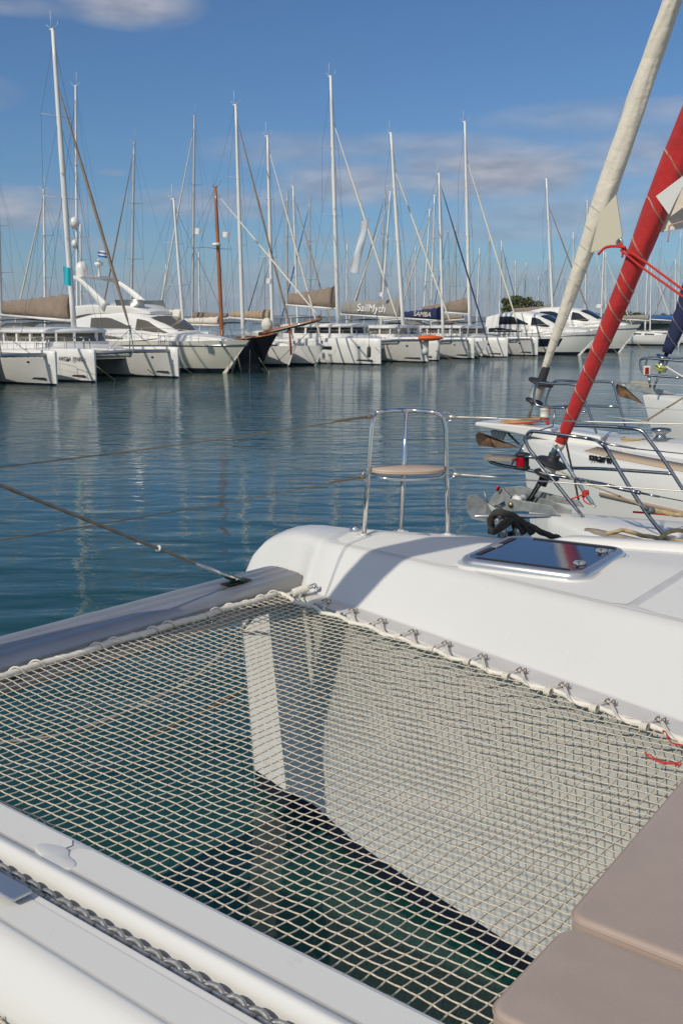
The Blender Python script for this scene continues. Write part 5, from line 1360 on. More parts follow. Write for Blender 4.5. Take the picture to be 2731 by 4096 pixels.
for k, (px_, py_, w_, Y_, lab) in enumerate(((2075, 1182, 5.0, 150, 'tallest dark tree behind the masts, left of the cream sail'), (2120, 1212, 7, 150, 'broad rounded tree right of the tallest tree'), (2160, 1232, 6, 152, 'low tree at the right end of the left tree group'), (2045, 1240, 5, 152, 'low bush at the left end of the tree group'),
      (2255, 1262, 5, 165, 'low tree just behind the cream furled sail'), (2490, 1255, 7, 170, 'tree right behind the red sail'), (2545, 1262, 7, 172, 'tree between the red and navy sails'), (2620, 1272, 7, 172, 'low tree left of the navy sail'), (2690, 1262, 6, 172, 'low tree right of the navy sail'))):
    tree(px_, py_, w_, Y_, lab, k)
# long grey-roofed pontoon shed
b0 = at_y(2420, 1330, 160); b1 = at_y(2760, 1330, 168)
root = thing('waterfront_shed', 'long low shed with a flat grey roof behind the masts at the right', 'building', Vector((b0.x, b0.y, 0)))
mb = MB(); c = (b0+b1)/2; X = (b1-b0).normalized(); Lx = (b1-b0).length
mb.box(Vector((c.x, c.y, 3.0)), (Lx, 6, .35), ax=(X, X.cross(Vector((0, 0, -1))), Vector((0, 0, 1))), ch=.05); mb.build('roof', mat('roof_grey', (.16, .17, .19), .6), root)
mb = MB(); mb.box(Vector((c.x, c.y+1.5, 1.5)), (Lx-.6, 3, 2.7), ax=(X, X.cross(Vector((0, 0, -1))), Vector((0, 0, 1)))); wl = mb.build('wall', mat('shed_wall', (.42, .40, .36), .8, var=.2), root)
for k in range(8):
    mb = MB(); mb.box(Vector((c.x, c.y-.06, 1.7))+X*((k-3.5)*Lx/8.2), (1.3, .10, 1.1), ax=(X, X.cross(Vector((0, 0, -1))), Vector((0, 0, 1)))); mb.build('window', BLACKW, wl)
# ================================================================== neighbouring boats on the right (bows beside ours)
def hull_near(root, st, m, name='hull', boot=None):
    """st: list of (a, s_port_deck, s_stbd_deck, z_sheer, s_port_wl, s_stbd_wl, z_keelish)"""
    rows = []
    for (a, sp_, ss_, zs, wp, ws, tuck) in st:
        K = [Vector((wp, -.3)), Vector((wp-.01, .15)), Vector((lerp(wp, sp_, .55), zs*.45)), Vector((lerp(wp, sp_, .88), zs*.8)), Vector((sp_, zs-.04)), Vector((sp_+.03, zs)), Vector(((sp_+ss_)/2, zs+.05*min(1, (ss_-sp_)))), Vector((ss_-.03, zs)), Vector((ss_, zs-.04)), Vector((lerp(ws, ss_, .88), zs*.8)), Vector((ws, -.3))]
        rows.append([fs(a-tuck*(1-max(0, p.y)/zs), p.x, p.y) for p in K])
    mb = MB(); mb.grid(rows, 0, True); mb.add(rows[-1], [list(range(11))], 0, True); mb.add(rows[0], [list(range(11))], 0, False)
    return mb.build(name, m, root)
def furled(root, axis, width, m, name='furled_sail', seams=None, seamm=None, n=70, seedv=1, seampitch=.30, ns=28):
    """spirally furled sail along a line; width(t) radius"""
    p0, p1 = axis; T = (p1-p0); L = T.length; T.normalize(); u = T.orthogonal().normalized(); v = T.cross(u); rows = []
    for i in range(n+1):
        t = i/n; r = width(t); ph = t*L*1.1
        row = []
        for j in range(ns):
            th = 2*math.pi*j/ns
            f = (th/(2*math.pi)-ph*.22+seedv*.1) % 1.0
            rr_ = r*(1+.15*(f-.5)+.03*math.sin(3*th-t*L*2.2)+.02*math.sin(5*th-t*L*3.1)+.05*mnoise.noise(Vector((math.cos(th)*1.3, math.sin(th)*1.3, t*L*1.6+seedv)))+.075*mnoise.noise(Vector((math.cos(th)*2.4+ph, math.sin(th)*2.4, t*L*3.2))))
            row.append(p0+T*(t*L)+(u*math.cos(th)+v*math.sin(th))*rr_)
        rows.append(row)
    mb = MB(); mb.grid(rows, 0, True, close_u=True, cap=True); o = mb.build(name, m, root)
    if seams:
        for z in seams:     # each seam winds round as a slanted zigzag line of stitches
            mb = MB(); pts = []
            for j in range(0, 121):
                th = 2*math.pi*j/120; t = (z+.0)/L+math.cos(th-2.0)*width(z/L)*.75/L
                if t < 0 or t > 1: continue
                k = t*n; i0 = min(int(k), n-1); jj = th/(2*math.pi)*ns; j0 = int(jj) % ns; j1 = (j0+1) % ns
                q0 = rows[i0][j0].lerp(rows[i0][j1], jj-int(jj)); q1 = rows[i0+1][j0].lerp(rows[i0+1][j1], jj-int(jj)); q = q0.lerp(q1, k-i0)
                rad_ = (q-(p0+T*((q-p0).dot(T)))).normalized()
                pts.append(q+rad_*.0015+T*(.008 if j % 2 else -.008))
            if len(pts) > 3: mb.tube(pts, .0028, 4); mb.build('seam_stitching', seamm, o)
    return o
def tubes(root, runs, r, m, name, n=10, sm=6):
    mb = MB()
    for pts in runs: mb.tube(bez(pts, sm) if sm else pts, r, n)
    return mb.build(name, m, root)

# ------------------------------------------------ boat A: nearest, red furled sail
sA = 7.55
A_ = thing('neighbour_yacht', 'nearest white yacht on the right with red furled sail, grey anchor and steel pulpit', 'sailboat', fs(3.5, sA, 0))
def A(x, y, s_=sA): return at_s(x, y, s_)
zA = A(2110, 2055).z
print('A deck z', zA, toas(A(2110, 2055)), toas(A(2731, 2215)), A(2731, 2215, sA-1.2).z)
hull_near(A_, [(3.90, 7.45, 7.65, zA+.02, 7.50, 7.60, .25), (3.80, 7.36, 7.74, zA+.02, 7.46, 7.64, .22), (3.4, 7.15, 7.95, zA, 7.34, 7.76, .15), (2.6, 6.88, 8.25, zA-.02, 7.15, 7.95, .08), (1.6, 6.66, 8.5, zA-.05, 6.95, 8.2, 0), (0.4, 6.50, 8.7, zA-.08, 6.8, 8.4, 0), (-1.5, 6.4, 8.9, zA-.1, 6.7, 8.5, 0)], GEL)
# raised wedge shaped deck mouldings
mb = MB()
def Ad(x, y, z): return at_z(x, y, z)
wedge = [(2345, 2062), (2410, 2012), (2490, 2050), (2731, 2085), (2800, 2100)]
rows = []
for (a, w, h) in ((2.95, .05, .0), (2.80, .12, .07), (2.6, .20, .12), (2.3, .26, .11), (1.6, .36, .10), (.6, .45, .09), (-1, .5, .08)):
    zb = zA-.02
    rows.append([fs(a, sA-.05-w*1.25, zb), fs(a, sA-.05-w, zb+h*.9), fs(a, sA-.05-w*.5, zb+h+.02), fs(a, sA-.05+w*.5, zb+h+.02), fs(a, sA-.05+w, zb+h*.9), fs(a, sA-.05+w*1.25, zb)])
mb.grid(rows, 0, True, cap=True); mb.build('deck_moulding', GEL, A_)
# toe rails in grey teak with steel fairleads
GT = mat('weathered_teak', (.33, .27, .22), .8, var=.2, vscale=14, bump=('x', 30, .002))
def edgeA(a, off=0.05): return pl(a, [(-1.5, 6.4), (.4, 6.50), (1.6, 6.66), (2.6, 6.88), (3.4, 7.15), (3.8, 7.36)])+off
def toerail(a0, a1, name='toe_rail', side=1):
    mb = MB(); rows = []
    for i in range(9):
        a = lerp(a0, a1, i/8); s_ = edgeA(a) if side == 1 else 2*sA-edgeA(a); z = zA-.03+.02*0
        e = .012 if i in (0, 8) else 0
        rows.append([fs(a, s_-.028, z), fs(a, s_-.022, z+.055-e), fs(a, s_+.022, z+.055-e), fs(a, s_+.028, z)])
    mb.grid(rows, 0, True, close_u=True, cap=True); return mb.build(name, GT, A_)
toerail(3.45, 2.62); toerail(2.32, .2); toerail(2.6, 1.0, side=-1)
for (a0, d) in ((2.60, -1), (2.34, 1)):
    mb = MB(); c = fs(a0, edgeA(a0), zA); 
    mb.tube(bez([c+Vector((0, 0, 0)), c+FW*d*.04+Vector((0, 0, .04)), c+FW*d*.11+Vector((0, 0, .065)), c+FW*d*.14+Vector((0, 0, .075))], 4), [.026, .024, .022, .02, .018, .016, .014, .012, .012, .01, .01, .008, .008], 8)
    mb.box(c+FW*d*.03+Vector((0, 0, -.005)), (.14, .05, .02), ax=(FW, SB, Vector((0, 0, 1))), ch=.004); mb.build('fairlead', DCHROME, A_)
# bow roller cheeks and anchor
GALV = mat('galvanised', (.36, .375, .36), .5, metal=.55, var=.25, vscale=18)
def plate(pts, s0, th, m, name, parent=A_, bev=.004):
    P = [at_s(x, y, s0) for x, y in pts]; mb = MB(); mb.prism(P, SB*th, 0); return mb.build(name, m, parent, bevel=bev)
cheek1 = [(2008, 1992), (2035, 1993), (2200, 2022), (2232, 2055), (2236, 2062), (2090, 2045), (2050, 2047), (2028, 2035)]
plate(cheek1, sA-.11, .012, GALV, 'bow_roller_cheek'); 
cheek2 = [(1985, 1975), (2085, 1975), (2200, 2000), (2280, 2040), (2282, 2060), (2120, 2040), (2020, 2050), (1998, 2020)]
plate(cheek2, sA+.05, .012, GALV, 'bow_roller_cheek')
upper = [(1992, 1952), (2082, 1943), (2120, 1958), (2310, 2005), (2330, 2030), (2200, 2005), (2090, 1978), (1980, 1973)]
plate(upper, sA+.10, .03, GALV, 'roller_plate')
mb = MB(); c = A(2080, 1998, sA-.03); mb.lathe(c-SB*.07, [(0, 0), (.045, 0), (.03, .05), (.03, .09), (.045, .14), (0, .14)], 18, axis=SB); mb.build('bow_roller', mat('white_plastic', (.75, .73, .68), .4), A_)
mb = MB(); c = A(2040, 2019, sA-.12); mb.lathe(c, [(0, -.01), (.022, -.01), (.022, .0), (0, .0)], 12, axis=SB); mb.build('bolt', mat('brass', (.5, .33, .15), .35, metal=.9), A_)
anc = thing('anchor', None, None, A(1950, 2030)); anc.parent = A_; anc.location = A(1950, 2030)-A_.location
def afl(pts, dep, name, m=GALV):
    P = [at_s(x, y, sA-.03+d) for (x, y, d) in pts]; return P
mb = MB()
fan = [(1948, 2012, -.0), (1905, 1978, -.06), (1870, 1982, -.12), (1862, 2010, -.16), (1868, 2050, -.18), (1885, 2075, -.17), (1940, 2088, -.10), (1990, 2090, .0), (2000, 2045, .02)]
P = [at_s(x, y, sA-.03+d) for x, y, d in fan]; bk = [p+SB*.025+FW*.012 for p in P]
mb.add(P+bk, [(0, i, i+1) for i in range(1, 8)]+[(9, 9+i+1, 9+i) for i in range(1, 8)]+[(i, (i+1) % 9, 9+(i+1) % 9, 9+i) for i in range(9)], 0, False)
fan2 = [(1948, 2012, .0), (1990, 2090, .0), (2060, 2085, .12), (2040, 2050, .12), (2000, 2030, .08)]
P = [at_s(x, y, sA-.03+d) for x, y, d in fan2]; bk = [p+SB*.02 for p in P]
mb.add(P+bk, [(0, 1, 2, 3, 4), (9, 8, 7, 6, 5)]+[(i, (i+1) % 5, 5+(i+1) % 5, 5+i) for i in range(5)], 0, False)
mb.build('fluke', GALV, anc, bevel=.003)
mb = MB(); sh = [(1952, 2010), (1962, 1990), (1985, 1962), (2006, 1950), (2040, 1990), (1990, 2020), (1965, 2025)]
P = [at_s(x, y, sA) for x, y in sh]; mb.prism(P, SB*.03, 0); mb.build('shank', GALV, anc, bevel=.004)
mb = MB(); mb.tube([A(1935, 1965), A(1950, 2012)], .008, 6); mb.build('roll_bar', GALV, anc)
mb = MB(); mb.tube(bez([A(1984, 1962, sA-.04), A(1990, 1948, sA-.05), A(1996, 1950, sA-.03), A(1990, 1965, sA-.03)], 4), .008, 6); o = mb.build('cord', RC); tag(o, 'short red cord looped through the grey anchor shank', 'cord')
mb = MB(); P = [at_s(x, y, sA+.06) for x, y in ((2125, 2008), (2185, 2005), (2275, 2045), (2262, 2058), (2140, 2040))]; mb.prism(P, SB*.06, 0); mb.build('spare_anchor_blade', mat('bright_steel', (.6, .58, .5), .35, metal=.7), A_, bevel=.005)
# stemhead chainplate, furling drum, red furled sail
stem = A(2120, 2000); drum = A(2205, 1855)
mb = MB()
for off in (-.03, .03): mb.tube([A(2112, 2005)+SB*off, A(2150, 1945)+SB*off, A(2168, 1905)+SB*off], [.016, .02, .016], 8, flat=.4)
mb.tube([A(2168, 1940), A(2200, 1868)], .035, 10); mb.build('stemhead_fitting', mat('dark_fitting', (.06, .065, .075), .35, metal=.5), A_)
ta, tb = A(2180, 1925), A(2260, 1745)
axA = (A(2637, 800)-A(2236, 1770)).normalized()
base_s = A(2236, 1775)
mb = MB(); c = A(2205, 1850); mb.lathe(c, [(0, -.012), (.115, -.012), (.125, -.004), (.12, .006), (.06, .012), (.045, .05), (.05, .07), (0, .07)], 24, axis=axA)
mb.lathe(c-axA*.115, [(0, -.01), (.07, -.012), (.11, 0), (.10, .012), (.03, .016), (0, .016)], 24, axis=axA); mb.lathe(c-axA*.10, [(.05, 0), (.045, .09)], 16, axis=axA)
mb.build('furling_drum', RUBBER, A_)
mb = MB(); 
for q in range(7): mb.lathe(c-axA*(.085-.010*q), [(.055, 0), (.062, .005), (.055, .010)], 18, axis=axA)
mb.build('furling_line_coil', ROPEW, A_)
mb = MB(); mb.tube([c+axA*.04, c+axA*.08, c+axA*.18, c+axA*.22], [.035, .042, .040, .028], 14); mb.build('torque_tube', DCHROME, A_)
REDC = mat('red_canvas', (.47, .018, .018), .85, bump=('noise', 9, .02), var=.12, vscale=5, sheen=.25)
topA = A(2731, 745); 
p0 = base_s-axA*.02; p1 = p0+axA*12.5
STC = mat('stitch', (.70, .45, .35), .8)
def wA(t):
    d = t*12.5; return pl(d, [(0, .040), (.12, .046), (.63, .060), (1, .068), (1.36, .077), (1.73, .088), (2.33, .10), (4, .105), (8, .095), (12.5, .05)])
rs_ = furled(A_, (p0, p1), wA, REDC, seams=[.10, .27, .45, .63, .80, .97, 1.14, 1.30, 1.38, 1.62, 1.92, 2.25, 2.62, 3.05, 3.9, 4.6], seamm=STC, n=150, ns=36)
mb = MB(); mb.tube([p0-axA*.06, p0, p0+axA*.03], [.032, .046, .047], 18); mb.build('sail_cuff', WHITEC, A_)
# mast of A far aft, so the stay leads somewhere
# white sail corner showing outside the red strip
def prj_s(x, y, s_): return at_s(x, y, s_)
mb = MB(); P = [at_s(x, y, sA+.03) for x, y in ((2590, 925), (2622, 790), (2731, 700), (2900, 560), (2900, 880), (2640, 928))]
mb.prism(P, SB*.02, 0); mb.build('sail_clew_panel', WHITEC, A_)
mb = MB(); P = [at_s(x, y, sA-.17) for x, y in ((2621, 785), (2731, 702), (2760, 690), (2700, 800), (2673, 858))]
mb.prism(P, SB*.012, 0); mb.build('sail_corner_patch', mat('white_patch', (.66, .66, .62), .8), A_)
mb = MB()
mb.tube(bez([at_s(x, y, sA-.13) for x, y in ((2480, 985), (2560, 1035), (2650, 1100), (2731, 1160), (2800, 1205))], 5), .0085, 8)
mb.tube(bez([at_s(x, y, sA-.13) for x, y in ((2480, 1000), (2560, 1065), (2650, 1130), (2731, 1188), (2800, 1240))], 5), .0085, 8)
mb.tube(bez([at_s(x, y, sA-.15) for x, y in ((2390, 1018), (2420, 990), (2460, 985), (2500, 990))], 4), .010, 8)
mb.build('red_sheet', RC, A_)
mb = MB(); mb.tube(bez([at_s(x, y, sA-.2) for x, y in ((2731, 885), (2700, 895), (2675, 905), (2672, 940), (2668, 968))], 4), .006, 6); mb.build('clew_cord', mat('tan_cord', (.5, .3, .22), .8), A_)
# pulpit tubes
sp, ss2 = sA-.62, sA+.62
T_ = DCHROME
def S1(x, y): return at_s(x, y, sA-.55)
def S0(x, y): return at_s(x, y, sA-.05)
def S2(x, y): return at_s(x, y, sA+.62)
tubes(A_, [[S1(2455, 2160)]*0+[S0(2325, 2062), S0(2235, 1950), S0(2150, 1840), S0(2112, 1790), S0(2102, 1755), S0(2118, 1728), S0(2160, 1728), S0(2290, 1745), S0(2370, 1758)]+[S1(2400, 1772), S1(2430, 1805), S1(2520, 1955), S1(2600, 2075), S1(2680, 2170), S1(2700, 2195)]], .0145, T_, 'pulpit_rail', 12, 5)
tubes(A_, [[S2(2270, 1702), S2(2400, 1705), S2(2500, 1712), S2(2560, 1722), S2(2590, 1755), S2(2660, 1850), S2(2731, 1960), S2(2800, 2060)]], .0145, T_, 'pulpit_rail', 12, 5)
tubes(A_, [[S0(1960, 1848), S0(2010, 1862), S0(2100, 1878), S0(2200, 1900), S0(2300, 1915)]+[S1(2400, 1935), S1(2480, 1955), S1(2545, 1968)]], .0145, T_, 'pulpit_mid_rail', 12, 5)
tubes(A_, [[S0(1960, 1848), S0(1955, 1835), S0(1965, 1825), S0(2060, 1826), S0(2150, 1832)]+[S2(2240, 1868), S2(2400, 1875), S2(2600, 1888), S2(2690, 1895)]], .0145, T_, 'pulpit_mid_rail', 12, 5)
tubes(A_, [[S0(2222, 1780), S0(2270, 1868), S0(2330, 1960), S0(2378, 2028)]], .0155, CHROME, 'pulpit_leg', 12, 3)
tubes(A_, [[S0(2218, 1640), S0(2210, 1705), S0(2130, 1730), S0(2098, 1765), S0(2045, 1860)]], .006, T_, 'wire_loop', 6, 0)
mb = MB(); 
for pts in ([S0(1958, 1832), S0(2000, 1822), S0(2045, 1832), S0(2050, 1840), S0(2000, 1852), S0(1968, 1845)],):
    pass
# little teak step on the pulpit nose
cst = S0(2003, 1838); mb = MB(); out2 = []
for i in range(13):
    t_ = math.pi/2+math.pi*i/12; out2.append(cst+FW*(-.02-math.cos(t_)*.0+(-math.cos(t_))*.0)+FW*(.06+.10*abs(math.cos(math.pi*i/12-math.pi/2)))*1+SB*(.14*math.cos(math.pi*i/12)))
out2 += [cst-FW*.16-SB*.10, cst-FW*.16+SB*.10]
mb.prism(out2, (0, 0, .03)); mb.build('step_board', GT, A_, bevel=.004)
# red/black navigation lamp
c = S0(2088, 1875); mb = MB(); mb.lathe(c-Vector((0, 0, .0)), [(0, 0), (.062, 0), (.062, .02), (.052, .02), (.052, .105), (.062, .105), (.062, .125), (.03, .135), (0, .135)], 24)
lamp = mb.build('navigation_lamp', RUBBER, A_)
mb = MB(); rows = []
for z in (.022, .103):
    rows.append([c+Vector((math.cos(t_), math.sin(t_), 0))*.0545+Vector((0, 0, z)) for t_ in [R(-200+i*10) for i in range(12)]])
mb.grid(rows, 0, True); mb.grid([[p+(c-p)*Vector((1, 1, 0))*.05 for p in r] for r in rows], 0, True); mb.build('red_lens', mat('red_lens', (.35, .0, .01), .12), lamp)
# cords on the pulpit: red lashing, tan line, black lines
mb = MB()
c = S0(2340, 1975)
for q in range(4): mb.tube([c+Vector((math.cos(t_), math.sin(t_)*.8, 0))*.024+Vector((0, 0, .012*q-.02))+Vector((0, 0, .01*math.sin(t_*2))) for t_ in [R(i*30) for i in range(13)]], .006, 6)
mb.tube(bez([c, S0(2300, 1990), S0(2262, 2002)], 5), .006, 6); mb.tube(bez([c, S0(2332, 1998), S0(2345, 2012), S0(2362, 2018)], 5), .006, 6)
mb.build('red_lashing', RC, A_)
mb = MB(); twist(bez([S0(2200, 1868), S0(2260, 1895), S0(2300, 1922), S0(2400, 1955), S1(2500, 1995), S1(2575, 2028)], 12), .0065, 8, 20, mb, 3); mb.build('furling_line', mat('tan_line', (.42, .36, .24), .9), A_)
mb = MB(); twist(bez([S2(2258, 1745), S2(2275, 1830), S2(2296, 1920), S2(2312, 2000)], 14), .009, 8, 12, mb, 3); mb.build('dark_line', BR, A_)
mb = MB()
for y0 in (0,):
    mb.tube([S1(2545, 1968), S1(2560, 1972)], .016, 8); mb.tube([S1(2560, 1972), S1(2731, 2005), S1(2800, 2018)], .004, 6); mb.tube([S1(2565, 1973), S1(2635, 1987)], .008, 8)
mb.tube([S1(2400, 1775), S1(2430, 1776), S1(2540, 1795)], [.012, .009, .007], 8); mb.tube([S1(2540, 1795), S1(2731, 1815), S1(2800, 1825)], .004, 6)
mb.build('guard_wire', DCHROME, A_)
mb = MB(); c = S1(2600, 2042); mb.ball(c, .035, 12, 8, sc=(1, 1, .8)); mb.tube([c-SB*.02, c-SB*.02+Vector((-.05, 0, .04))], .012, 6); mb.build('fairlead_block', mat('grey_block', (.14, .15, .16), .5), A_)
# tan mooring rope over its deck
HR = mat('hemp_rope', (.50, .38, .20), .9, bump=('noise', 120, .004), var=.25, vscale=40)
mb = MB()
def Az(x, y, z=None): return at_z(x, y, (zA+.06) if z is None else z)
def rp(pts, r): twist(bez([at_s(x, y, s_) for x, y, s_ in pts], 14), r, 10, 9, mb, 3)
rp([(2425, 2135, 6.85), (2470, 2125, 6.85), (2500, 2122, 6.9), (2560, 2140, 6.9), (2630, 2152, 6.9), (2680, 2160, 6.8), (2740, 2165, 6.8), (2800, 2170, 6.8)], .015)
rp([(2630, 2155, 6.75), (2655, 2140, 6.8), (2680, 2125, 6.9), (2740, 2122, 7.0), (2800, 2125, 7.0)], .015)
rp([(2610, 2040, 7.3), (2650, 2048, 7.3), (2700, 2058, 7.3), (2760, 2062, 7.3)], .017)
o = mb.build('mooring_rope', HR); tag(o, 'tan three-strand rope lying along the rail of the nearest neighbouring yacht', 'rope')
mb = MB(); mb.tube(bez([at_s(x, y, 7.3) for x, y in ((2530, 2048), (2600, 2053), (2731, 2065), (2800, 2072))], 5), .008, 6); mb.build('red_line', RC, A_)

# ------------------------------------------------ boat B: cream furled sail, bowsprit, name on hull
sB = 10.9
B_ = thing('neighbour_yacht', 'white yacht lettered marin behind the nearest one, with bowsprit and cream furled sail', 'sailboat', fs(5, sB, 0))
def B(x, y, s_=sB): return at_s(x, y, s_)
q = B(2110, 1760, sB-.1); print('B bow', toas(q), q.z); q2 = at_s(2731, 1880, sB-1.4); print('B aft', toas(q2), q2.z)
ab, zb_ = toas(q)[0], q.z
hull_near(B_, [(ab+.10, sB-.06, sB+.06, zb_+.03, sB-.04, sB+.04, .25), (ab, sB-.14, sB+.14, zb_+.03, sB-.08, sB+.08, .22), (ab-.5, sB-.50, sB+.50, zb_+.02, sB-.28, sB+.28, .12), (ab-1.3, sB-.95, sB+.95, zb_-.02, sB-.6, sB+.6, .05), (ab-2.5, sB-1.38, sB+1.38, zb_-.06, sB-1.0, sB+1.0, 0), (ab-4.5, sB-1.7, sB+1.7, zb_-.12, sB-1.35, sB+1.35, 0), (ab-7, sB-1.85, sB+1.85, zb_-.15, sB-1.5, sB+1.5, 0)], GEL)
def edgeB(a): return pl(-a, [(-ab-.1, sB-.06), (-ab, sB-.14), (-ab+.5, sB-.5), (-ab+1.3, sB-.95), (-ab+2.5, sB-1.38), (-ab+4.5, sB-1.7), (-ab+7, sB-1.85)])
def zB(a): return pl(-a, [(-ab, zb_+.03), (-ab+1.3, zb_-.02), (-ab+2.5, zb_-.06), (-ab+7, zb_-.15)])
mb = MB(); rows = []
for i in range(13):      # teak side deck
    a = lerp(ab-1.0, ab-6.5, i/12); e = edgeB(a); z = zB(a)
    rows.append([fs(a, e+.10, z+.018), fs(a, e+.42, z+.030), fs(a, e+.42, z+.020), fs(a, e+.10, z+.006)])
mb.grid(rows, 0, True, close_u=True, cap=True); mb.build('side_deck', mat('teak_deck', (.50, .38, .26), .7, bump=('x', 20, .001)), B_)
mb = MB(); rows = []
for i in range(9):
    a = lerp(ab-1.0, ab-6.5, i/8); rows.append([fs(a, s_, z_) for s_, z_ in ((sB-.75*min(1, .4+i*.2), zB(a)), (sB-.6*min(1, .4+i*.2), zB(a)+.08+.02*i), (sB, zB(a)+.14+.025*i), (sB+.6*min(1, .4+i*.2), zB(a)+.08+.02*i), (sB+.75*min(1, .4+i*.2), zB(a)))])
mb.grid(rows, 0, True, cap=True); mb.build('coachroof', GEL, B_)
mb = MB(); rows = []
for i in range(15):      # tan cove line along the topsides
    a = lerp(ab-1.3, ab-7, i/14); e = edgeB(a); z = zB(a)*.80-.02-.0*i
    ss_ = lerp(pl(-a, [(-ab+.5, sB-.28), (-ab+1.3, sB-.6), (-ab+2.5, sB-1.0), (-ab+4.5, sB-1.35), (-ab+7, sB-1.5)]), e, .88)
    rows.append([fs(a, ss_-.008, z+.02), fs(a, ss_-.008, z-.02), fs(a, ss_+.02, z-.02), fs(a, ss_+.02, z+.02)])
mb.grid(rows, 0, True, close_u=True, cap=True); mb.build('cove_line', mat('cove_tan', (.40, .30, .22), .5), B_)
# lettering
ac = toas(at_s(2395, 1792, sB-.9))[0]
aL = None
best = min([ab-.3-.02*i for i in range(160)], key=lambda a: abs(proj(fs(a, edgeB(a), zB(a)-.14))[0]-2405))
e0 = edgeB(best); e1_ = edgeB(best-.2); Xd = (fs(best-.2, e1_, 0)-fs(best, e0, 0)).normalized()
ph = zB(best)*.86
slp = (lerp(0, 1, 1)); 
wl_ = pl(-best, [(-ab, sB-.08), (-ab+.5, sB-.28), (-ab+1.3, sB-.6), (-ab+2.5, sB-1.0), (-ab+4.5, sB-1.35)])
sx = lerp(wl_, e0, .93)
Yd = (Vector((0, 0, 1))-SB*.18).normalized()
zl = min([zB(best)-.01*i for i in range(90)], key=lambda z: abs(proj(fs(best, sx, z))[1]-1795))
text_mesh('lettering', 'marin', frame(fs(best, sx-.035, zl), Xd, Yd), .125, mat('black_letters', (.01, .01, .01), .5), B_, depth=.012, shear=.0, xs=1.25)
# bowsprit plank, long and white, with brown anchor
spr_top = [(1897, 1690), (1905, 1688), (2060, 1700), (2250, 1722), (2400, 1745), (2400, 1790), (2250, 1772), (2110, 1745), (2000, 1722), (1897, 1705)]
mb = MB(); P = [at_s(x, y, sB-.24) for x, y in spr_top]; mb.prism(P, SB*.48, 0); mb.build('bowsprit', GEL, B_, bevel=.02)
mb = MB(); P = [at_s(x, y, sB-.10) for x, y in ((1985, 1690), (2025, 1676), (2160, 1672), (2150, 1690), (2080, 1700))]; mb.prism(P, SB*.16, 0); mb.build('wooden_chock', mat('old_ply', (.48, .28, .12), .8, var=.3, vscale=8), B_, bevel=.01)
RUST = mat('rusty_steel', (.16, .11, .075), .75, metal=.3, var=.5, vscale=9, dirt=((.40, .17, .05), 6, .5, .62, .8))
an2 = thing('anchor', None, None, B(1960, 1750)); an2.parent = B_; an2.location = B(1960, 1750)-B_.location
mb = MB(); fn = [(1955, 1745, 0), (1912, 1728, -.12), (1900, 1738, -.18), (1903, 1765, -.22), (1915, 1783, -.2), (1962, 1788, -.1), (1985, 1790, .0)]
P = [at_s(x, y, sB+d) for x, y, d in fn]; bk = [p+SB*.03 for p in P]; mb.add(P+bk, [(0, i, i+1) for i in range(1, 6)]+[(7, 7+i+1, 7+i) for i in range(1, 6)]+[(i, (i+1) % 7, 7+(i+1) % 7, 7+i) for i in range(7)], 0, False)
fn = [(1955, 1745, 0), (1960, 1788, -.05), (1985, 1792, -.02), (2068, 1792, .0), (2050, 1783, .05), (1990, 1760, .03)]
P = [at_s(x, y, sB+d) for x, y, d in fn]; bk = [p+SB*.04 for p in P]; mb.add(P+bk, [(0, 1, 2, 3, 4, 5), (11, 10, 9, 8, 7, 6)]+[(i, (i+1) % 6, 6+(i+1) % 6, 6+i) for i in range(6)], 0, False)
mb.build('fluke', RUST, an2, bevel=.003)
mb = MB(); P = [at_s(x, y, sB-.03) for x, y in ((1960, 1722), (1968, 1720), (2020, 1730), (2005, 1762), (1965, 1748))]; mb.prism(P, SB*.05, 0); mb.build('shank', GALV, an2, bevel=.004)
mb = MB(); mb.tube([B(2030, 1732), B(2110, 1815), B(2130, 1870)], .014, 8); mb.build('bobstay', DCHROME, B_)
# forestay fitting, drum and cream sail
mb = MB(); mb.tube([B(2112, 1672), B(2130, 1610), B(2148, 1570)], [.03, .035, .03], 8, flat=.5); mb.build('chainplate', GALV, B_)
axB = (B(2690, 0)-B(2160, 1530)).normalized(); c = B(2150, 1565)
print('axes', axA.dot(Vector((0, 0, 1))), axB.dot(Vector((0, 0, 1))), axA.dot(FW), axB.dot(FW))
mb = MB(); mb.lathe(c, [(0, -.14), (.10, -.14), (.11, -.12), (.055, -.10), (.055, .09), (.15, .10), (.15, .12), (.05, .13), (.045, .3), (0, .3)], 20, axis=axB); mb.build('furling_drum', RUBBER, B_)
mb = MB()
for q in range(9): mb.lathe(c+axB*(-.09+.019*q), [(.058, 0), (.072, .009), (.058, .018)], 16, axis=axB)
mb.build('furling_line_coil', mat('grey_line', (.45, .44, .40), .8), B_)
CRM = mat('cream_sailcloth', (.74, .67, .55), .8, bump=('noise', 9, .02), var=.08, vscale=3)
p0 = B(2164, 1512); p1 = p0+axB*15
def wB(t):
    d = t*15; return pl(d, [(0, .025), (.15, .038), (.46, .050), (.93, .068), (1.29, .080), (1.65, .098), (1.9, .115), (2.5, .117), (3.4, .10), (5, .09), (15, .05)])
cs_ = furled(B_, (p0, p1), wB, CRM, n=170, ns=36, seedv=4)
for k in range(19):
    mb = MB()
    d = .18+k*.135 + .004*k*k; t = d/15
    if d > 2.1: break
    r = wB(t)*1.03; u = axB.orthogonal().normalized(); v = axB.cross(u)
    mb.tube([p0+axB*(d+math.cos(th-2.2)*r*.38)+(u*math.cos(th)+v*math.sin(th))*r for th in [R(i*15) for i in range(25)]], .0030, 5)
    mb.build('wrapping_line', mat('cream_line', (.42, .34, .24), .9), B_)
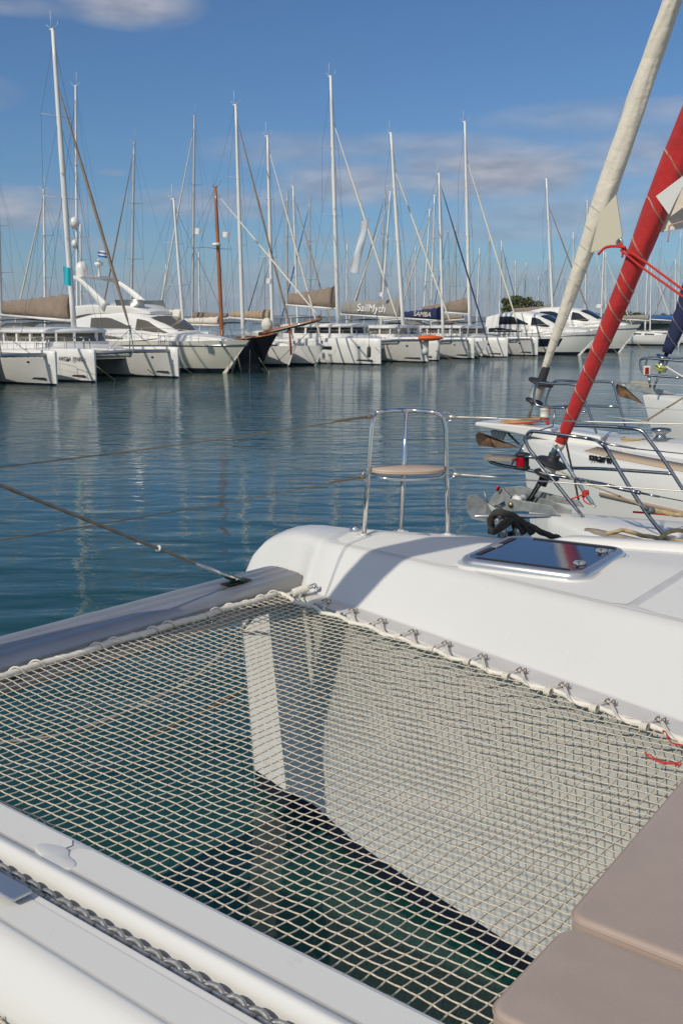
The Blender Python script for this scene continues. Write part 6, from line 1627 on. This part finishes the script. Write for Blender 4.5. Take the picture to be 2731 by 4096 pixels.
mb = MB(); P = [at_s(x, y, sB-.12) for x, y in ((2462, 778), (2486, 940), (2478, 968), (2440, 990), (2385, 1003), (2360, 1010), (2400, 850))]; mb.prism(P, SB*.015, 0)
cw = mb.build('sail_clew', mat('aged_sailcloth', (.60, .55, .42), .8), B_)
mb = MB(); c = at_s(2476, 970, sB-.14); mb.lathe(c, [(.030, -.01), (.042, -.006), (.042, .004), (.030, .01), (.022, 0), (.030, -.01)], 16, axis=SB); mb.build('clew_ring', CHROME, cw)
mb = MB(); mb.tube(bez([at_s(2478, 972, sB-.15), at_s(2492, 990, sB-.3), at_s(2505, 1005, sB-.6)], 5), .016, 6); mb.tube(bez([at_s(2478, 972, sB-.15), at_s(2488, 1000, sB-.15), at_s(2487, 1030, sB-.15)], 5), .012, 6); mb.build('red_sheet', RC, B_)
# pulpit of B
def C1(x, y): return at_s(x, y, sB-.45)
def C2(x, y): return at_s(x, y, sB+.45)
tubes(B_, [[C1(2260, 1632), C1(2200, 1630), C1(2150, 1622), C1(2135, 1595), C1(2140, 1550), C1(2155, 1532), C1(2200, 1535), C1(2300, 1540), C1(2320, 1565), C1(2355, 1650), C1(2385, 1735)]], .0145, T_, 'pulpit_rail', 10, 5)
tubes(B_, [[C2(2190, 1630), C2(2182, 1605), C2(2205, 1540), C2(2230, 1522), C2(2300, 1525), C2(2430, 1528), C2(2452, 1540), C2(2475, 1620), C2(2500, 1705)]], .0145, T_, 'pulpit_rail', 10, 5)
tubes(B_, [[C2(2190, 1630), C2(2300, 1624), C2(2478, 1626)]], .0145, T_, 'pulpit_mid_rail', 10, 4)
tubes(B_, [[C1(2260, 1632), C1(2300, 1640), C1(2345, 1650)]], .0145, T_, 'pulpit_mid_rail', 10, 4)
tubes(B_, [[C2(2454, 1530), C2(2731, 1542), C2(2900, 1548)], [C2(2495, 1625), C2(2731, 1640), C2(2900, 1648)], [C1(2365, 1654), C1(2600, 1690), C1(2731, 1705), C1(2900, 1720)]], .005, LWIRE, 'guard_wire', 6, 2)
c = C1(2175, 1670); mb = MB(); mb.lathe(c, [(0, 0), (.045, 0), (.05, .015), (.045, .02), (.045, .085), (.05, .09), (.048, .1), (0, .105)], 20); mb.build('white_lamp', mat('lamp_white', (.72, .70, .60), .4), B_)
mb = MB(); mb.tube(bez([B(2015, 1697, sB-.2), B(2100, 1692, sB-.2), B(2180, 1676, sB-.2), B(2190, 1655, sB-.2), B(2200, 1628, sB-.2)], 6), .009, 6)
for q in range(4): mb.ball(B(2185+4*(q % 2), 1672+7*q, sB-.2), .022, 8, 5)
mb.build('red_lashing', RC, B_)
# windlass and coiled gear on B's foredeck
c = fs(ab-1.6, sB-.1, zB(ab-1.6)+.03); mb = MB(); mb.lathe(c, [(0, 0), (.22, 0), (.2, .05), (.12, .08), (0, .08)], 20); mb.lathe(c+Vector((0, 0, .08)), [(.05, 0), (.09, .03), (.05, .08), (.05, .1), (.11, .13), (.1, .16), (0, .17)], 16)
mb.build('windlass', DCHROME, B_)
mb = MB()
for q in range(5): mb.tube([c+FW*.3+Vector((math.cos(t_)*(.10+.01*q), math.sin(t_)*.1, .03+.02*q)) for t_ in [R(i*24) for i in range(16)]], .010, 6)
mb.build('coiled_rope', HR, B_)
mb = MB(); mb.box(fs(ab-3.0, sB-.55, zB(ab-3)+.16), (.7, .5, .05), ax=(FW, SB, Vector((0, 0, 1))), ch=.015); mb.build('deck_hatch', mat('dark_acrylic', (.02, .02, .025), .1), B_)

# ------------------------------------------------ boat C: farther right, navy furled sail
sC = 14.6
C_ = thing('neighbour_yacht', 'white yacht at the right edge with the navy furled sail and rusty anchor', 'sailboat', fs(6, sC, 0))
def Cc(x, y, s_=sC): return at_s(x, y, s_)
q = Cc(2600, 1582, sC); acb, zcb = toas(q)[0], q.z; print('C bow', acb, zcb)
hull_near(C_, [(acb+.1, sC-.06, sC+.06, zcb+.02, sC-.04, sC+.04, .7), (acb, sC-.12, sC+.12, zcb+.02, sC-.07, sC+.07, .6), (acb-.5, sC-.45, sC+.45, zcb, sC-.25, sC+.25, .45), (acb-1.3, sC-.9, sC+.9, zcb-.04, sC-.6, sC+.6, .2), (acb-3, sC-1.5, sC+1.5, zcb-.1, sC-1.1, sC+1.1, 0), (acb-6, sC-1.9, sC+1.9, zcb-.15, sC-1.5, sC+1.5, 0)], GEL)
mb = MB(); P = [at_s(x, y, sC-.1) for x, y in ((2512, 1532), (2590, 1545), (2690, 1572), (2700, 1580), (2590, 1575), (2505, 1555), (2498, 1545))]; mb.prism(P, SB*.03, 0); mb.build('bow_roller_cheek', GALV, C_, bevel=.006)
mb = MB(); P = [at_s(x, y, sC+.1) for x, y in ((2520, 1525), (2588, 1528), (2600, 1555), (2520, 1545))]; mb.prism(P, SB*.03, 0); mb.build('bow_roller_cheek', mat('worn_plate', (.48, .40, .26), .6, metal=.2), C_, bevel=.006)
an3 = thing('anchor', None, None, Cc(2500, 1560)); an3.parent = C_; an3.location = Cc(2500, 1560)-C_.location
mb = MB(); fn = [(2470, 1531, 0), (2462, 1540, -.1), (2460, 1570, -.15), (2480, 1588, -.1), (2520, 1598, -.0), (2568, 1617, .05), (2540, 1590, .05), (2505, 1560, .05)]
P = [at_s(x, y, sC+d) for x, y, d in fn]; bk = [p+SB*.04 for p in P]; mb.add(P+bk, [(0, i, i+1) for i in range(1, 7)]+[(8, 8+i+1, 8+i) for i in range(1, 7)]+[(i, (i+1) % 8, 8+(i+1) % 8, 8+i) for i in range(8)], 0, False); mb.build('fluke', RUST, an3, bevel=.004)
mb = MB(); mb.tube([Cc(2472, 1534), Cc(2515, 1550)], .03, 8); mb.build('shank', GALV, an3)
axC = (Cc(2731, 1185)-Cc(2548, 1538)).normalized(); c = Cc(2648, 1445); print('axC', axC.z)
f0 = Cc(2605, 1555); 
mb = MB(); mb.tube([Cc(2612, 1555), Cc(2640, 1480)], .03, 8, flat=.5); mb.build('chainplate', GALV, C_)
axC = (Cc(2790, 1090)-Cc(2662, 1412)).normalized(); c = Cc(2652, 1445)
mb = MB(); mb.lathe(c, [(0, -.1), (.09, -.1), (.09, -.08), (.06, -.06), (.06, .04), (.13, .05), (.13, .07), (.03, .08), (.03, .3), (0, .3)], 18, axis=axC); mb.build('furling_drum', DCHROME, C_)
mb = MB(); mb.lathe(c-axC*.16, [(0, 0), (.09, .02), (.09, .1), (0, .12)], 10, axis=axC); mb.build('shackle_cover', mat('yellow_plastic', (.45, .48, .10), .5), C_)
pC0 = Cc(2664, 1410); NV = mat('navy_sailcover', (.022, .03, .085), .85, bump=('noise', 7, .01), var=.15, vscale=5)
def wC(t): return pl(t*12, [(0, .07), (.15, .09), (1, .14), (2, .17), (6, .16), (12, .08)])
furled(C_, (pC0, pC0+axC*12), wC, NV, n=110, ns=28, seams=[.2+.22*i for i in range(12)], seamm=mat('pale_stitch', (.45, .45, .5), .8), seedv=9)
def D1(x, y): return at_s(x, y, sC-.5)
def D2(x, y): return at_s(x, y, sC+.5)
tubes(C_, [[D1(2731, 1512), D1(2600, 1502), D1(2575, 1495), D1(2562, 1475), D1(2558, 1445), D1(2568, 1435), D1(2600, 1434), D1(2731, 1445), D1(2850, 1455)]], .017, T_, 'pulpit_rail', 10, 5)
tubes(C_, [[D2(2850, 1440), D2(2731, 1432), D2(2600, 1430), D2(2585, 1440), D2(2580, 1470), D2(2590, 1480)]], .014, T_, 'pulpit_rail', 10, 5)
tubes(C_, [[D1(2592, 1500), D1(2600, 1550)]], .017, T_, 'pulpit_leg', 10, 1)
c = D1(2585, 1500); mb = MB(); mb.box(c+Vector((0, 0, .06)), (.10, .08, .14), ch=.015); la = mb.build('white_lamp', mat('lamp_white', (.72, .70, .60), .4), C_)
mb = MB(); mb.box(c+Vector((-.015, -.042, .06)), (.05, .01, .09)); mb.build('red_lens', mat('red_lens', (.35, 0, .01), .12), la)
mb = MB(); mb.tube([D1(2660, 1465), D1(2700, 1490), D1(2731, 1508), D1(2800, 1545)], .012, 6); mb.build('furling_line', ROPEW, C_)
mb = MB(); twist([fs(0, 0, 0)]*0+[D1(2731, 1590).lerp(at_s(2555, 1700, sB+1.0), i/60) for i in range(61)], .012, 8, 8, mb, 3); o = mb.build('mooring_rope', HR); tag(o, 'tan mooring rope running down from the bow of the yacht with the navy sail', 'rope')
